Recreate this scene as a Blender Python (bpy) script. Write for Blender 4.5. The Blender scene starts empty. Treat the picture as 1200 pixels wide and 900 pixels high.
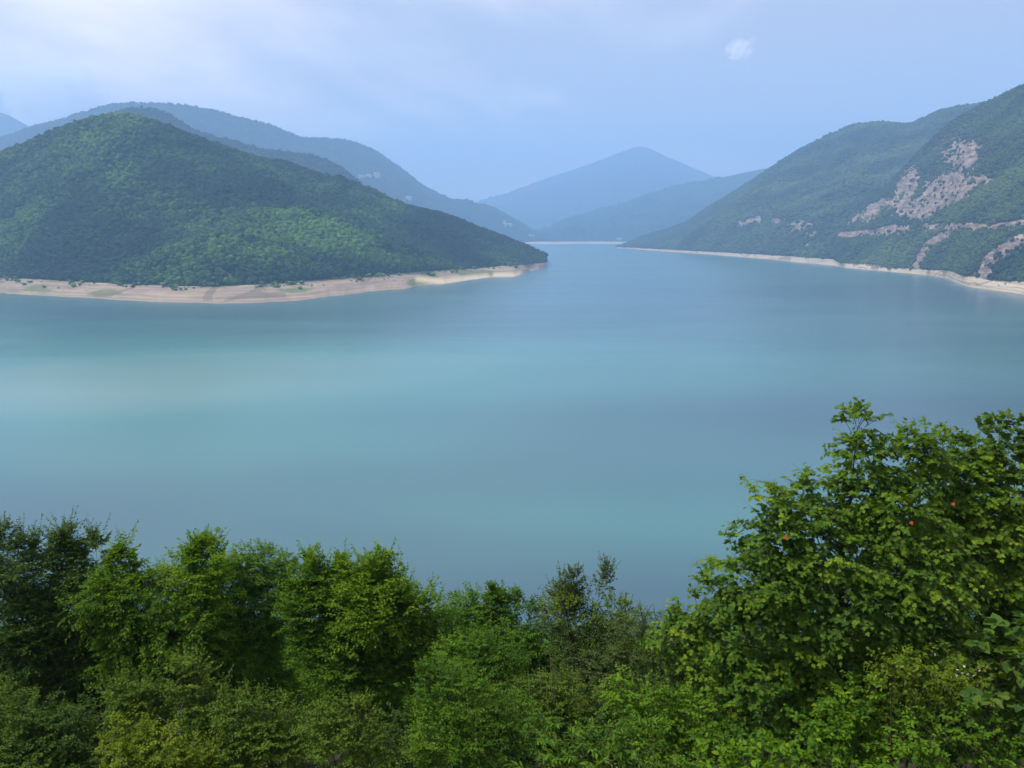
import bpy, math, random
import numpy as np
from mathutils import Vector

R = math.radians
rng = np.random.default_rng(7)
random.seed(7)
scene = bpy.context.scene
COL = scene.collection

# ------------------------------------------------------------------ camera, world, sun, exposure
CAM_Z = 80.0
F = 900.0                      # focal length in photo pixels (1200 wide)
PITCH = math.atan(180.0 / 900.0)
cam_d = bpy.data.cameras.new('camera')
cam = bpy.data.objects.new('camera', cam_d)
COL.objects.link(cam)
cam.location = (0, 0, CAM_Z)
cam.rotation_euler = (R(90) - PITCH, 0, 0)
cam_d.sensor_width = 36.0
cam_d.lens = 36.0 * F / 1200.0
cam_d.clip_start = 0.1
cam_d.clip_end = 60000
scene.camera = cam

SUN_EL, SUN_AZ = R(58), R(268)          # azimuth clockwise from +Y: high on the left
sun_d = bpy.data.lights.new('sun', 'SUN')
sun_d.energy = 3.2
sun_d.angle = R(5)
sun_d.color = (1.0, 0.95, 0.86)
sun = bpy.data.objects.new('sun', sun_d)
COL.objects.link(sun)
to_sun = Vector((math.sin(SUN_AZ) * math.cos(SUN_EL), math.cos(SUN_AZ) * math.cos(SUN_EL), math.sin(SUN_EL)))
sun.rotation_euler = to_sun.to_track_quat('Z', 'Y').to_euler()

world = bpy.data.worlds.new('World')
scene.world = world
world.use_nodes = True
wn, wl = world.node_tree.nodes, world.node_tree.links
wn.clear()
w_out = wn.new('ShaderNodeOutputWorld')
w_bg = wn.new('ShaderNodeBackground')
w_bg.inputs['Strength'].default_value = 0.080
w_sky = wn.new('ShaderNodeTexSky')
w_sky.sky_type = 'NISHITA'
w_sky.sun_disc = False
w_sky.sun_elevation = SUN_EL
w_sky.sun_rotation = SUN_AZ
w_sky.air_density = 1.0
w_sky.dust_density = 1.0
w_sky.ozone_density = 1.2
# a thin broken sheet of high cloud over the whole sky
w_tc = wn.new('ShaderNodeTexCoord')
w_sep = wn.new('ShaderNodeSeparateXYZ')
wl.new(w_tc.outputs['Generated'], w_sep.inputs[0])
w_add = wn.new('ShaderNodeMath'); w_add.operation = 'ADD'; w_add.inputs[1].default_value = 0.16
wl.new(w_sep.outputs['Z'], w_add.inputs[0])
w_max = wn.new('ShaderNodeMath'); w_max.operation = 'MAXIMUM'; w_max.inputs[1].default_value = 0.05
wl.new(w_add.outputs[0], w_max.inputs[0])
w_dx = wn.new('ShaderNodeMath'); w_dx.operation = 'DIVIDE'
w_dy = wn.new('ShaderNodeMath'); w_dy.operation = 'DIVIDE'
wl.new(w_sep.outputs['X'], w_dx.inputs[0]); wl.new(w_max.outputs[0], w_dx.inputs[1])
wl.new(w_sep.outputs['Y'], w_dy.inputs[0]); wl.new(w_max.outputs[0], w_dy.inputs[1])
w_com = wn.new('ShaderNodeCombineXYZ')
wl.new(w_dx.outputs[0], w_com.inputs[0]); wl.new(w_dy.outputs[0], w_com.inputs[1])
w_map = wn.new('ShaderNodeMapping')
w_map.inputs['Location'].default_value = (1.37, 0.72, 0.0)
wl.new(w_com.outputs[0], w_map.inputs[0])
w_no = wn.new('ShaderNodeTexNoise')
w_no.inputs['Scale'].default_value = 0.42
w_no.inputs['Detail'].default_value = 7
w_no.inputs['Roughness'].default_value = 0.55
w_no.inputs['Distortion'].default_value = 0.4
wl.new(w_map.outputs[0], w_no.inputs['Vector'])
w_ramp = wn.new('ShaderNodeValToRGB')
w_ramp.color_ramp.elements[0].position = 0.45; w_ramp.color_ramp.elements[0].color = (0.60,) * 3 + (1,)
w_ramp.color_ramp.elements[1].position = 0.60; w_ramp.color_ramp.elements[1].color = (0.92,) * 3 + (1,)
wl.new(w_no.outputs['Fac'], w_ramp.inputs[0])
w_mix = wn.new('ShaderNodeMix'); w_mix.data_type = 'RGBA'
wl.new(w_ramp.outputs[0], w_mix.inputs['Factor'])
wl.new(w_sky.outputs[0], w_mix.inputs['A'])
w_veil = wn.new('ShaderNodeValToRGB')      # thin veil is grey, thick cloud is white
w_veil.color_ramp.elements[0].position = 0.44; w_veil.color_ramp.elements[0].color = (0.47, 0.425, 0.45, 1)
w_veil.color_ramp.elements[1].position = 0.60; w_veil.color_ramp.elements[1].color = (1.0, 0.84, 0.74, 1)
wl.new(w_no.outputs['Fac'], w_veil.inputs[0])
w_gain = wn.new('ShaderNodeVectorMath'); w_gain.operation = 'SCALE'; w_gain.inputs['Scale'].default_value = 12.4
wl.new(w_veil.outputs[0], w_gain.inputs[0])
wl.new(w_gain.outputs[0], w_mix.inputs['B'])
wl.new(w_mix.outputs['Result'], w_bg.inputs['Color'])
wl.new(w_bg.outputs[0], w_out.inputs['Surface'])

scene.view_settings.view_transform = 'Standard'
scene.view_settings.look = 'None'
scene.view_settings.gamma = 1.0
scene.view_settings.use_curve_mapping = False
scene.view_settings.exposure = 0.88
scene.render.engine = 'CYCLES'
cy = scene.cycles
cy.use_denoising = True
cy.denoiser = 'OPENIMAGEDENOISE'
cy.denoising_input_passes = 'RGB_ALBEDO_NORMAL'
cy.max_bounces = 8
cy.diffuse_bounces = 3
cy.glossy_bounces = 2
cy.transmission_bounces = 4
cy.transparent_max_bounces = 8
cy.volume_bounces = 5
cy.sample_clamp_indirect = 4.0

# ------------------------------------------------------------------ helpers
CP, SP = math.cos(PITCH), math.sin(PITCH)

def ray(px, py):
    """direction of a photo pixel with y component 1 (arrays allowed)"""
    a = (np.asarray(px, float) - 600.0)
    b = (450.0 - np.asarray(py, float))
    y = F * CP + b * SP
    z = -F * SP + b * CP
    return a / y, np.ones_like(y), z / y

def P(px, py, D):
    x, _, z = ray(px, py)
    return np.stack([x * D, np.ones_like(x) * D, CAM_Z + z * D], -1)

def W(px, py, z0=0.0):
    x, _, z = ray(px, py)
    D = (z0 - CAM_Z) / z
    return np.stack([x * D, D, np.zeros_like(D) + z0], -1)

def proj(p):
    x, y, z = p[..., 0], p[..., 1], p[..., 2] - CAM_Z
    fwd = y * CP - z * SP
    up = y * SP + z * CP
    return 600 + F * x / fwd, 450 - F * up / fwd

def _hash(ix, iy, seed):
    h = (ix.astype(np.int64) * 374761393 + iy.astype(np.int64) * 668265263 + seed * 974634227) & 0xFFFFFFFF
    h = ((h ^ (h >> 13)) * 1274126177) & 0xFFFFFFFF
    return ((h ^ (h >> 16)) & 0xFFFF) / 65535.0

def vnoise(x, y, seed=0):
    ix, iy = np.floor(x), np.floor(y)
    fx, fy = x - ix, y - iy
    fx = fx * fx * (3 - 2 * fx); fy = fy * fy * (3 - 2 * fy)
    a = _hash(ix, iy, seed); b = _hash(ix + 1, iy, seed)
    c = _hash(ix, iy + 1, seed); d = _hash(ix + 1, iy + 1, seed)
    return (a * (1 - fx) + b * fx) * (1 - fy) + (c * (1 - fx) + d * fx) * fy

def fbm(x, y, seed=0, octv=4, gain=0.5):
    s, a, t = 0, 1, 0
    for i in range(octv):
        s = s + a * (vnoise(x * 2 ** i, y * 2 ** i, seed + i) * 2 - 1); t += a; a *= gain
    return s / t

def mesh_obj(name, verts, faces, mat, parent=None, smooth=False, attrs=None, link=True):
    """verts (n,3), faces (m,k) constant k"""
    me = bpy.data.meshes.new(name)
    verts = np.asarray(verts, np.float32); faces = np.asarray(faces, np.int32)
    n, (m, k) = len(verts), faces.shape
    me.vertices.add(n); me.vertices.foreach_set('co', verts.ravel())
    me.loops.add(m * k); me.loops.foreach_set('vertex_index', faces.ravel())
    me.polygons.add(m)
    me.polygons.foreach_set('loop_start', np.arange(m, dtype=np.int32) * k)
    me.polygons.foreach_set('use_smooth', np.full(m, smooth))
    for key, val in (attrs or {}).items():
        at = me.attributes.new(key, 'FLOAT', 'POINT')
        at.data.foreach_set('value', np.asarray(val, np.float32).ravel())
    me.update(calc_edges=True); me.validate()
    if mat: me.materials.append(mat)
    o = bpy.data.objects.new(name, me)
    if link: COL.objects.link(o)
    if parent: o.parent = parent
    return o

def tag(o, label=None, cat=None, group=None, kind=None):
    if label: o['label'] = label
    if cat: o['category'] = cat
    if group: o['group'] = group
    if kind: o['kind'] = kind
    return o

def empty(name, loc, label, cat, group=None):
    o = bpy.data.objects.new(name, None)
    o.empty_display_size = 0.3
    COL.objects.link(o)
    o.location = loc
    return tag(o, label, cat, group)

class N:
    """small node-tree writer"""
    def __init__(s, name):
        s.m = bpy.data.materials.new(name); s.m.use_nodes = True
        s.t = s.m.node_tree; s.t.nodes.clear()
        s.out = s.t.nodes.new('ShaderNodeOutputMaterial')
    def n(s, typ, **kw):
        nd = s.t.nodes.new(typ)
        for k, v in kw.items():
            if k.startswith('_'): setattr(nd, k[1:], v)
            else:
                key = k.replace('__', ' ')
                if hasattr(v, 'is_linked') or isinstance(v, bpy.types.NodeSocket): s.t.links.new(v, nd.inputs[key])
                else: nd.inputs[key].default_value = v
        return nd
    def noise(s, vec, scale, detail=4, rough=0.55, dist=0.0):
        nd = s.n('ShaderNodeTexNoise', Scale=scale, Detail=detail, Roughness=rough, Distortion=dist)
        if vec is not None: s.t.links.new(vec, nd.inputs['Vector'])
        return nd.outputs['Fac']
    def ramp(s, fac, stops):
        nd = s.t.nodes.new('ShaderNodeValToRGB')
        e = nd.color_ramp.elements
        while len(e) < len(stops): e.new(0.5)
        for el, (p, c) in zip(e, stops):
            el.position = p; el.color = (c if len(c) == 4 else tuple(c) + (1,))
        s.t.links.new(fac, nd.inputs[0])
        return nd.outputs[0]
    def mix(s, fac, a, b):
        nd = s.t.nodes.new('ShaderNodeMix'); nd.data_type = 'RGBA'
        for key, v in (('Factor', fac), ('A', a), ('B', b)):
            if isinstance(v, bpy.types.NodeSocket): s.t.links.new(v, nd.inputs[key])
            elif key == 'Factor': nd.inputs[key].default_value = v
            else: nd.inputs[key].default_value = tuple(v) + (1,)
        return nd.outputs['Result']
    def math(s, op, a, b=0.0):
        nd = s.t.nodes.new('ShaderNodeMath'); nd.operation = op
        for i, v in enumerate((a, b)):
            if isinstance(v, bpy.types.NodeSocket): s.t.links.new(v, nd.inputs[i])
            else: nd.inputs[i].default_value = v
        return nd.outputs[0]
    def attr(s, name, typ='GEOMETRY'):
        nd = s.t.nodes.new('ShaderNodeAttribute'); nd.attribute_name = name; nd.attribute_type = typ
        return nd.outputs['Fac']
    def pos(s): return s.t.nodes.new('ShaderNodeNewGeometry').outputs['Position']
    def mapping(s, vec, scale=(1, 1, 1), rot=(0, 0, 0), loc=(0, 0, 0)):
        nd = s.n('ShaderNodeMapping', Scale=scale, Rotation=rot, Location=loc)
        s.t.links.new(vec, nd.inputs[0]); return nd.outputs[0]
    def bump(s, h, strength, dist):
        nd = s.n('ShaderNodeBump', Strength=strength, Distance=dist)
        s.t.links.new(h, nd.inputs['Height']); return nd.outputs[0]
    def bsdf(s, color, rough=0.8, spec=0.3, normal=None, **kw):
        nd = s.t.nodes.new('ShaderNodeBsdfPrincipled')
        for key, v in (('Base Color', color), ('Roughness', rough), ('Specular IOR Level', spec), ('Normal', normal)):
            if v is None: continue
            if isinstance(v, bpy.types.NodeSocket): s.t.links.new(v, nd.inputs[key])
            else: nd.inputs[key].default_value = tuple(v) + (1,) if key == 'Base Color' else v
        for k, v in kw.items(): nd.inputs[k.replace('__', ' ')].default_value = v
        return nd.outputs[0]
    def surf(s, sock):
        s.t.links.new(sock, s.out.inputs['Surface']); return s.m

# ------------------------------------------------------------------ materials of the land
def mat_hill(name, c0, c1, c2):
    k = N(name); p = k.pos()
    n1 = k.noise(p, 0.012, 5); n2 = k.noise(p, 0.12, 5, 0.65)
    green = k.mix(k.math('MULTIPLY', n2, 0.9), c0, c1)
    green = k.mix(k.ramp(n1, [(0.55, (0, 0, 0)), (0.75, (.6, .6, .6))]), green, c2)
    # bare rock and soil where the slope is cut
    st = k.noise(k.mapping(p, (0.05, 0.05, 0.16), (0.5, 0.25, 0)), 1.0, 7, 0.72)
    rock = k.ramp(st, [(0.34, (.06, .056, .052)), (0.45, (.16, .125, .105)), (0.56, (.29, .22, .175)), (0.70, (.43, .345, .275))])
    rk = k.attr('rock')
    edge = k.math('ADD', rk, k.math('MULTIPLY', k.math('SUBTRACT', k.noise(p, 0.09, 5, 0.7), 0.5), 1.3))
    col = k.mix(k.ramp(edge, [(0.42, (0, 0, 0)), (0.52, (1, 1, 1))]), green, rock)
    h = k.noise(p, 0.10, 8, 0.7)
    return k.surf(k.bsdf(col, 0.95, 0.1, k.bump(h, 0.9, 6.0)))

M_HILL = mat_hill('forest_floor', (0.012, 0.03, 0.0144), (0.021, 0.0488, 0.0192), (0.042, 0.06, 0.028))
M_HILLR = mat_hill('scrub_slope', (0.015, 0.036, 0.0176), (0.027, 0.0562, 0.024), (0.072, 0.075, 0.052))
M_FAR = mat_hill('far_wooded_slope', (.008, .026, .016), (.020, .046, .022), (.04, .065, .03))

def mat_shore(name, warm):
    k = N(name); p = k.pos()
    big = k.noise(p, 0.016, 5, 0.6, 0.4); fine = k.noise(p, 0.25, 6, 0.7)
    sep = k.n('ShaderNodeSeparateXYZ'); k.t.links.new(p, sep.inputs[0])
    band = k.noise(k.mapping(p, (0.004, 0.004, 0.9)), 1.0, 4, 0.6)
    a = k.ramp(big, [(0.34, (.15, .122, .085)), (0.5, (.26, .21, .145)), (0.64, (.36, .295, .20))])
    b = k.ramp(fine, [(0.3, (.18, .145, .112)), (0.7, (.34, .28, .21))])
    c = k.mix(0.35, a, b)
    c = k.mix(k.ramp(band, [(0.40, (0, 0, 0)), (0.56, (.7, .7, .7))]), c, warm)
    cmb = k.n('ShaderNodeCombineXYZ'); k.t.links.new(k.math('MULTIPLY', k.attr('rise'), 9.0), cmb.inputs[0])
    k.t.links.new(k.math('MULTIPLY', k.noise(p, 0.004, 3), 6.0), cmb.inputs[1])
    strat = k.noise(cmb.outputs[0], 1.0, 5, 0.7)
    c = k.mix(k.ramp(strat, [(0.40, (.55, .55, .55)), (0.52, (0, 0, 0))]), c, (.17, .14, .105))
    c = k.mix(k.ramp(strat, [(0.56, (0, 0, 0)), (0.68, (.5, .5, .5))]), c, (.46, .38, .28))
    g = k.attr('grass')
    gm = k.math('ADD', k.math('ADD', g, 0.16), k.math('MULTIPLY', k.math('SUBTRACT', k.noise(p, 0.035, 6, 0.72), 0.5), 2.2))
    c = k.mix(k.ramp(gm, [(0.45, (0, 0, 0)), (0.62, (.85, .85, .85))]), c, (.13, .155, .06))
    s = k.attr('sand')
    c = k.mix(k.math('MULTIPLY', s, 0.9), c, (.54, .44, .30))
    r = k.attr('rill')
    c = k.mix(k.math('MULTIPLY', r, 1.0), c, (.13, .112, .085))
    return k.surf(k.bsdf(c, 0.95, 0.15, k.bump(fine, 0.8, 1.2)))
M_SHORE = mat_shore('drawdown_mud', (.34, .255, .20))
M_SHORER = mat_shore('drawdown_gravel', (.60, .51, .38))

SILT_SHADE_BANDS = [(-200, 400, 270, 120, 6, .23), (10, 520, 190, 70, -4, .12), (30, 205, 100, 26, 4, .08), (-60, 290, 130, 30, -10, .05), (150, 335, 240, 50, -5, -.13), (-150, 210, 90, 25, 5, -.06), (20, 150, 150, 22, 0, -.10), (500, 1000, 350, 140, 0, -.08), (-350, 760, 200, 60, 0, -.06)]
def mat_water():
    k = N('lake_water'); p = k.pos()
    # slow bands of milky sediment and painted cloud shade in the base colour
    v = k.mapping(p, (0.0017, 0.0048, 1), (0, 0, R(-9)), (0.35, 0.1, 0))
    s1 = k.noise(v, 1.0, 3, 0.5, 0.6)
    v2 = k.mapping(p, (0.0014, 0.0030, 1), (0, 0, R(14)), (1.7, 4.2, 0))
    s2 = k.noise(v2, 1.0, 2, 0.5, 0.3)
    silt_shade = k.math('ADD', k.math('MULTIPLY', s1, 0.12), k.math('ADD', k.math('MULTIPLY', s2, 0.22), 0.15))
    # pale sediment, dark cloud shade and shore reflections painted into the colour
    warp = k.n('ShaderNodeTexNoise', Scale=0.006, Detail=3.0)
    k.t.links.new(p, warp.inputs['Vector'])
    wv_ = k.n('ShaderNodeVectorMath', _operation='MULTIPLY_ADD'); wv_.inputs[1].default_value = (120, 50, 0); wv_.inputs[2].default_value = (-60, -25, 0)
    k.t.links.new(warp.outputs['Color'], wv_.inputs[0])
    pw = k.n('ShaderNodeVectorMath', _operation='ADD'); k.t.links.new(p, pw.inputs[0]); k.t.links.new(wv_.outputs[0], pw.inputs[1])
    for (cx, cy_, rx, ry, rot, a) in SILT_SHADE_BANDS:
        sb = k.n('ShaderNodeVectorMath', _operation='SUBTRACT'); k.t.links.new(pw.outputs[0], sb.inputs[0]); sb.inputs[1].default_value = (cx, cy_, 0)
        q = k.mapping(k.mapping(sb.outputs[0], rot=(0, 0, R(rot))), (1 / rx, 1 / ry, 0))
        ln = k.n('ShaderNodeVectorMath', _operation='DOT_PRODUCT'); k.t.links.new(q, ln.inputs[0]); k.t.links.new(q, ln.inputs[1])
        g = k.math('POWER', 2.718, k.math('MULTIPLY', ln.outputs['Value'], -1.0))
        silt_shade = k.math('ADD', silt_shade, k.math('MULTIPLY', g, a))
    col = k.ramp(silt_shade, [(0.22, (.050, .108, .142)), (0.34, (.060, .148, .168)), (0.46, (.070, .200, .204)), (0.60, (.178, .288, .284))])
    # wind patches: rougher and calmer water
    wv = k.noise(k.mapping(p, (0.004, 0.016, 1), (0, 0, R(6)), (3, 1, 0)), 1.0, 4, 0.55, 0.5)
    rough = k.ramp(wv, [(0.35, (.20,) * 3), (0.65, (.26,) * 3)])
    rip = k.noise(k.mapping(p, (0.55, 1.1, 1), (0, 0, R(12))), 1.0, 4, 0.6)
    rip2 = k.noise(k.mapping(p, (0.10, 0.22, 1), (0, 0, R(-8))), 1.0, 3, 0.6)
    h = k.math('ADD', k.math('MULTIPLY', rip, 0.8), k.math('MULTIPLY', rip2, 0.25))
    nd = k.bump(h, 0.22, 0.18)
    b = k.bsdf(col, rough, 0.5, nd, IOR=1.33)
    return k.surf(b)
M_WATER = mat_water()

# ------------------------------------------------------------------ lofted land: shore line -> forest edge -> ridge -> back slope
def smooth1(a, s):
    if s <= 0: return a
    r = int(3 * s); w = np.exp(-0.5 * (np.arange(-r, r + 1) / s) ** 2); w /= w.sum()
    return np.convolve(np.pad(a, r, mode='edge'), w, 'valid')

def curve(pts, px, s):
    pts = np.array(pts, float)
    return [smooth1(np.interp(px, pts[:, 0], pts[:, i]), s) for i in range(1, pts.shape[1])]

def grid_faces(nv, nu):
    i = np.arange(nv - 1)[:, None] * nu + np.arange(nu - 1)[None]
    return np.stack([i, i + 1, i + nu + 1, i + nu], -1).reshape(-1, 4)

def stroke(px, py, pts, th):
    """1 inside a polyline of half-thickness th (photo pixels on the slope), soft edge"""
    d = np.full(px.shape, 1e9)
    for (x0, y0), (x1, y1) in zip(pts[:-1], pts[1:]):
        dx, dy = x1 - x0, y1 - y0
        t = np.clip(((px - x0) * dx + (py - y0) * dy) / (dx * dx + dy * dy + 1e-9), 0, 1)
        d = np.minimum(d, np.hypot(px - x0 - t * dx, py - y0 - t * dy))
    return np.clip(1.25 - d / th * 0.75, 0, 1)

def blob(px, py, cx, cy, rx, ry, rot=0.0):
    c, s = math.cos(rot), math.sin(rot)
    dx, dy = px - cx, py - cy
    d = np.hypot((dx * c + dy * s) / rx, (-dx * s + dy * c) / ry)
    return np.clip(1.35 - d * 0.85, 0, 1)

def loft(name, label, mat, px_range, nu, nv, edge, ridge, zE, back=600, prof=1.0, gully=10, gfreq=0.006, seed=0, bulge=None, rockfn=None, sm=3, zback=-3, water=None, bank=0.3):
    px = np.linspace(px_range[0], px_range[1], nu)
    (ey,) = curve(edge, px, sm)
    ry, rD = curve(ridge, px, sm)
    if water is not None:      # height of the tree line that gives the bare bank its slope
        (wy,) = curve(water, px, 1.2)
        A = W(px, wy, 0.0); t_ = -ray(px, ey)[2]
        zE = smooth1(np.clip((CAM_Z - t_ * A[:, 1]) / (1 + t_ / bank), 0.8, 20), 2)
    else:
        zE = np.full(nu, float(zE))
    E = W(px, ey, zE)
    Rg = P(px, ry, rD)
    nb = max(6, nv // 5)
    v = np.linspace(0, 1, nv)[:, None]
    X = E[None, :, 0] * (1 - v) + Rg[None, :, 0] * v
    Y = E[None, :, 1] * (1 - v) + Rg[None, :, 1] * v
    Z = zE[None] + (Rg[None, :, 2] - zE[None]) * v ** prof
    amp = np.minimum(1, (Rg[:, 2] - zE) / 120.0)[None]
    env = np.clip(v / 0.08, 0, 1) * np.clip((1 - v) / 0.12, 0, 1)
    gn = 1 - np.abs(fbm(X * gfreq + 0.35 * Y * gfreq * fbm(X * .002, Y * .002, seed + 40), Y * gfreq * 0.35, seed, 4)) * 2
    Z = Z + amp * env * gully * (gn - 0.45)
    Z = Z + amp * env * gully * 0.5 * fbm(X * gfreq * 3, Y * gfreq * 3, seed + 9, 3)
    if bulge is not None: Z = Z + env * np.clip((1 - v) / .5, 0, 1) * bulge(np.broadcast_to(px[None], Z.shape), np.broadcast_to(v, Z.shape))
    # back slope
    bv = np.linspace(0, 1, nb + 1)[1:, None]
    d = Rg[:, :2] / np.linalg.norm(Rg[:, :2], axis=1, keepdims=True)
    BX = Rg[None, :, 0] + d[None, :, 0] * back * bv
    BY = Rg[None, :, 1] + d[None, :, 1] * back * bv
    BZ = Rg[None, :, 2] + (zback - Rg[None, :, 2]) * (bv ** 1.35)
    X, Y, Z = np.vstack([X, BX]), np.vstack([Y, BY]), np.vstack([Z, BZ])
    Pt = np.stack([X, Y, Z], -1)
    qx, qy = proj(Pt)
    rock = np.zeros(X.shape)
    if rockfn is not None:
        rock = rockfn(qx, qy); rock[nv:] = 0
        rough = fbm(X * 0.035, Y * 0.035 + Z * 0.05, seed + 70, 4, 0.65)
        Pt[..., 2] += np.clip(rock, 0, 1) * rough * 9.0
    n = X.shape[0]
    o = mesh_obj(name, Pt.reshape(-1, 3), grid_faces(n, nu), mat, smooth=True, attrs={'rock': rock.ravel()})
    tag(o, label, None, None, 'structure')
    return dict(P=Pt, rock=rock, nv=nv, nu=nu, obj=o, px=px, E=E, water=water)

def shore(name, label, mat, L, seed=0, grassfn=None, sandfn=None, rillfreq=0.02, rillamp=0.5, nv=22):
    """the bare drawdown bank from just under the water up to the forest edge"""
    px = L['px']; nu = len(px)
    (wy,) = curve(L['water'], px, 1.2)
    A = W(px, wy, 0.0); B = L['E'].copy(); 
    back = B[:, :2] / np.linalg.norm(B[:, :2], axis=1, keepdims=True)
    # sub-divide across pixels for a crisp water line
    up = 4
    pf = np.linspace(px[0], px[-1], (nu - 1) * up + 1)
    Af = np.stack([np.interp(pf, px, A[:, i]) for i in range(3)], -1)
    Bf = np.stack([np.interp(pf, px, B[:, i]) for i in range(3)], -1)
    dirv = Bf[:, :2] - Af[:, :2]; zE = Bf[:, 2][None]
    jag = fbm(Af[:, 0] * 0.02, Af[:, 1] * 0.02, seed + 5, 5, 0.62) * 0.16
    t = np.concatenate([[-0.25], np.linspace(0, 1, nv), [1.10]])[:, None]
    tt = t + jag[None] * np.clip(1 - np.abs(t), 0, 1)
    X = Af[None, :, 0] + dirv[None, :, 0] * tt
    Y = Af[None, :, 1] + dirv[None, :, 1] * tt
    Z = zE * np.clip(t, -0.3, 1.15) ** 1 * np.ones_like(X) + (0.10 if True else 0)
    Z = Z + np.clip(t * (1 - t) * 4, 0, 1) * (fbm(X * 0.03, Y * 0.03, seed + 2, 4) * zE * 0.18)
    rill = np.clip((np.abs(fbm(X * rillfreq, Y * rillfreq * 0.25, seed + 3, 3)) < 0.06).astype(float), 0, 1)
    rill = rill * np.clip(t * 4, 0, 1) * rillamp
    Z = Z - rill * 0.8
    Z[-1] = zE[0] + 1.0
    Pt = np.stack([X, Y, Z], -1)
    qx, qy = proj(Pt)
    tb = np.broadcast_to(t, X.shape)
    g = grassfn(qx, qy, tb) if grassfn else np.zeros(X.shape)
    s = sandfn(qx, qy, tb) if sandfn else np.zeros(X.shape)
    o = mesh_obj(name, Pt.reshape(-1, 3), grid_faces(Pt.shape[0], Pt.shape[1]), mat, smooth=True,
                 attrs={'grass': g.ravel(), 'sand': s.ravel(), 'rill': rill.ravel(), 'rise': tb.ravel()})
    SHORES.append((Pt, tb))
    return tag(o, label, None, None, 'structure')
SHORES = []

# --- lake
gx = np.linspace(-11200, 11200, 31); gy = np.linspace(-1500, 11800, 31)
GX, GY = np.meshgrid(gx, gy)
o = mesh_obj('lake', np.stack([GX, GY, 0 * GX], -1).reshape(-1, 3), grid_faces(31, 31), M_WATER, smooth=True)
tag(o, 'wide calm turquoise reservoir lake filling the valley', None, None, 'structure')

ZE = 12.0
# --- wooded hill on the near peninsula
def bulge_left(px, v):
    uc = 470 - 330 * v
    a = 26 * np.exp(-((px - uc) / 70.0) ** 2)
    uc2 = 60 + 80 * v
    return a + 14 * np.exp(-((px - uc2) / 55.0) ** 2) - 16 * np.exp(-((px - (uc + 110)) / 55.0) ** 2)
def rock_left(x, y):
    r = 0.9 * stroke(x, y, [(95, 252), (150, 250), (230, 247), (280, 246)], 1.6)
    r = np.maximum(r, 0.75 * blob(x, y, 266, 323, 14, 5, 0.5))
    r = np.maximum(r, 0.6 * blob(x, y, 425, 318, 18, 3))
    return r
HL = loft('hill', 'broad dark green wooded hill on the peninsula across the water', M_HILL, (-420, 640), 280, 120,
          edge=[(-420, 318), (-200, 320), (0, 325), (60, 328), (150, 333), (250, 336), (330, 331), (400, 326), (480, 319), (560, 314), (610, 310), (640, 307)],
          ridge=[(-420, 269.125, 1450), (-250, 247.5, 1420), (-120, 219.5, 1400), (0, 182.5, 1380), (33, 167.5, 1370), (83, 147.5, 1360), (127, 136.5, 1350), (150, 135.5, 1350), (180, 143.5, 1360),
                 (207, 155.5, 1380), (233, 163.5, 1400), (267, 175.5, 1430), (300, 187.5, 1460), (333, 191.5, 1490), (367, 203.5, 1520), (400, 211.5, 1550), (433, 221.5, 1580),
                 (460, 236.5, 1610), (487, 245.5, 1640), (517, 250.5, 1670), (543, 260.5, 1700), (577, 274, 1740), (607, 286.188, 1790), (628, 294.312, 1830), (640, 303, 1860)],
          zE=ZE, back=420, prof=0.93, gully=26, gfreq=0.0065, seed=3, bulge=bulge_left, rockfn=rock_left, bank=0.13,
          water=[(-420, 330), (-200, 334), (0, 343), (60, 347), (130, 351), (200, 354), (260, 356), (310, 355), (360, 351), (400, 346), (440, 341), (478, 338), (492, 334), (520, 333),
       (550, 328), (575, 325), (605, 325), (613, 321), (622, 317), (632, 316), (640, 312)], sm=2)
def grass_left(x, y, t):
    g = blob(x, y, 495, 327, 18, 5, -0.3) + blob(x, y, 560, 320, 30, 3) + 0.75 * blob(x, y, 120, 343, 18, 4) + 0.7 * blob(x, y, 45, 338, 20, 4) + .6 * blob(x, y, 350, 340, 25, 3)
    return np.clip(g + np.clip((t - 0.85) * 4, 0, .5), 0, 1)
def sand_left(x, y, t):
    return np.clip(stroke(x, y, [(490, 327), (520, 330), (550, 326), (570, 324)], 3.2) + stroke(x, y, [(580, 322), (605, 322), (610, 320)], 2.6), 0, 1)
shore('shore', 'pinkish beige mud bank below the wooded peninsula hill', M_SHORE, HL, 1, grass_left, sand_left, 0.012, 0.6)

# --- slope of scrub and rock on the near right
def rock_right(x, y):
    r = np.zeros(x.shape)
    B = lambda *a: blob(x, y, *a)
    S = lambda pts, th: stroke(x, y, pts, th)
    for q in (B(1062, 219, 11, 24, 0.45), B(1110, 224, 30, 20, -0.3), B(1074, 246, 30, 12), B(1092, 238, 20, 14, -0.5),
              0.7 * B(1125, 183, 30, 24), 0.66 * B(1150, 212, 16, 9), B(994, 254, 16, 10, -0.7), B(968, 269, 19, 10, -0.4),
              B(1019, 250, 15, 8, -0.7), 0.9 * B(1039, 239, 11, 6), B(997, 233, 4, 6, 0.5), B(1044, 271, 20, 6, -0.15),
              S([(953, 279), (985, 277), (1010, 274), (1035, 275), (1062, 268)], 3.6), S([(1085, 268), (1134, 266), (1172, 268), (1195, 263)], 4.4),
              0.85 * S([(1114, 272), (1083, 292), (1072, 312)], 5), 0.85 * S([(1195, 283), (1165, 300), (1148, 325)], 8),
              0.5 * B(1108, 292, 16, 5, -0.4), 0.8 * S([(1200, 262), (1260, 264), (1330, 260)], 3.5), 0.6 * B(1240, 225, 24, 14)):
        r = np.maximum(r, q)
    return r * 1.22
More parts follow.
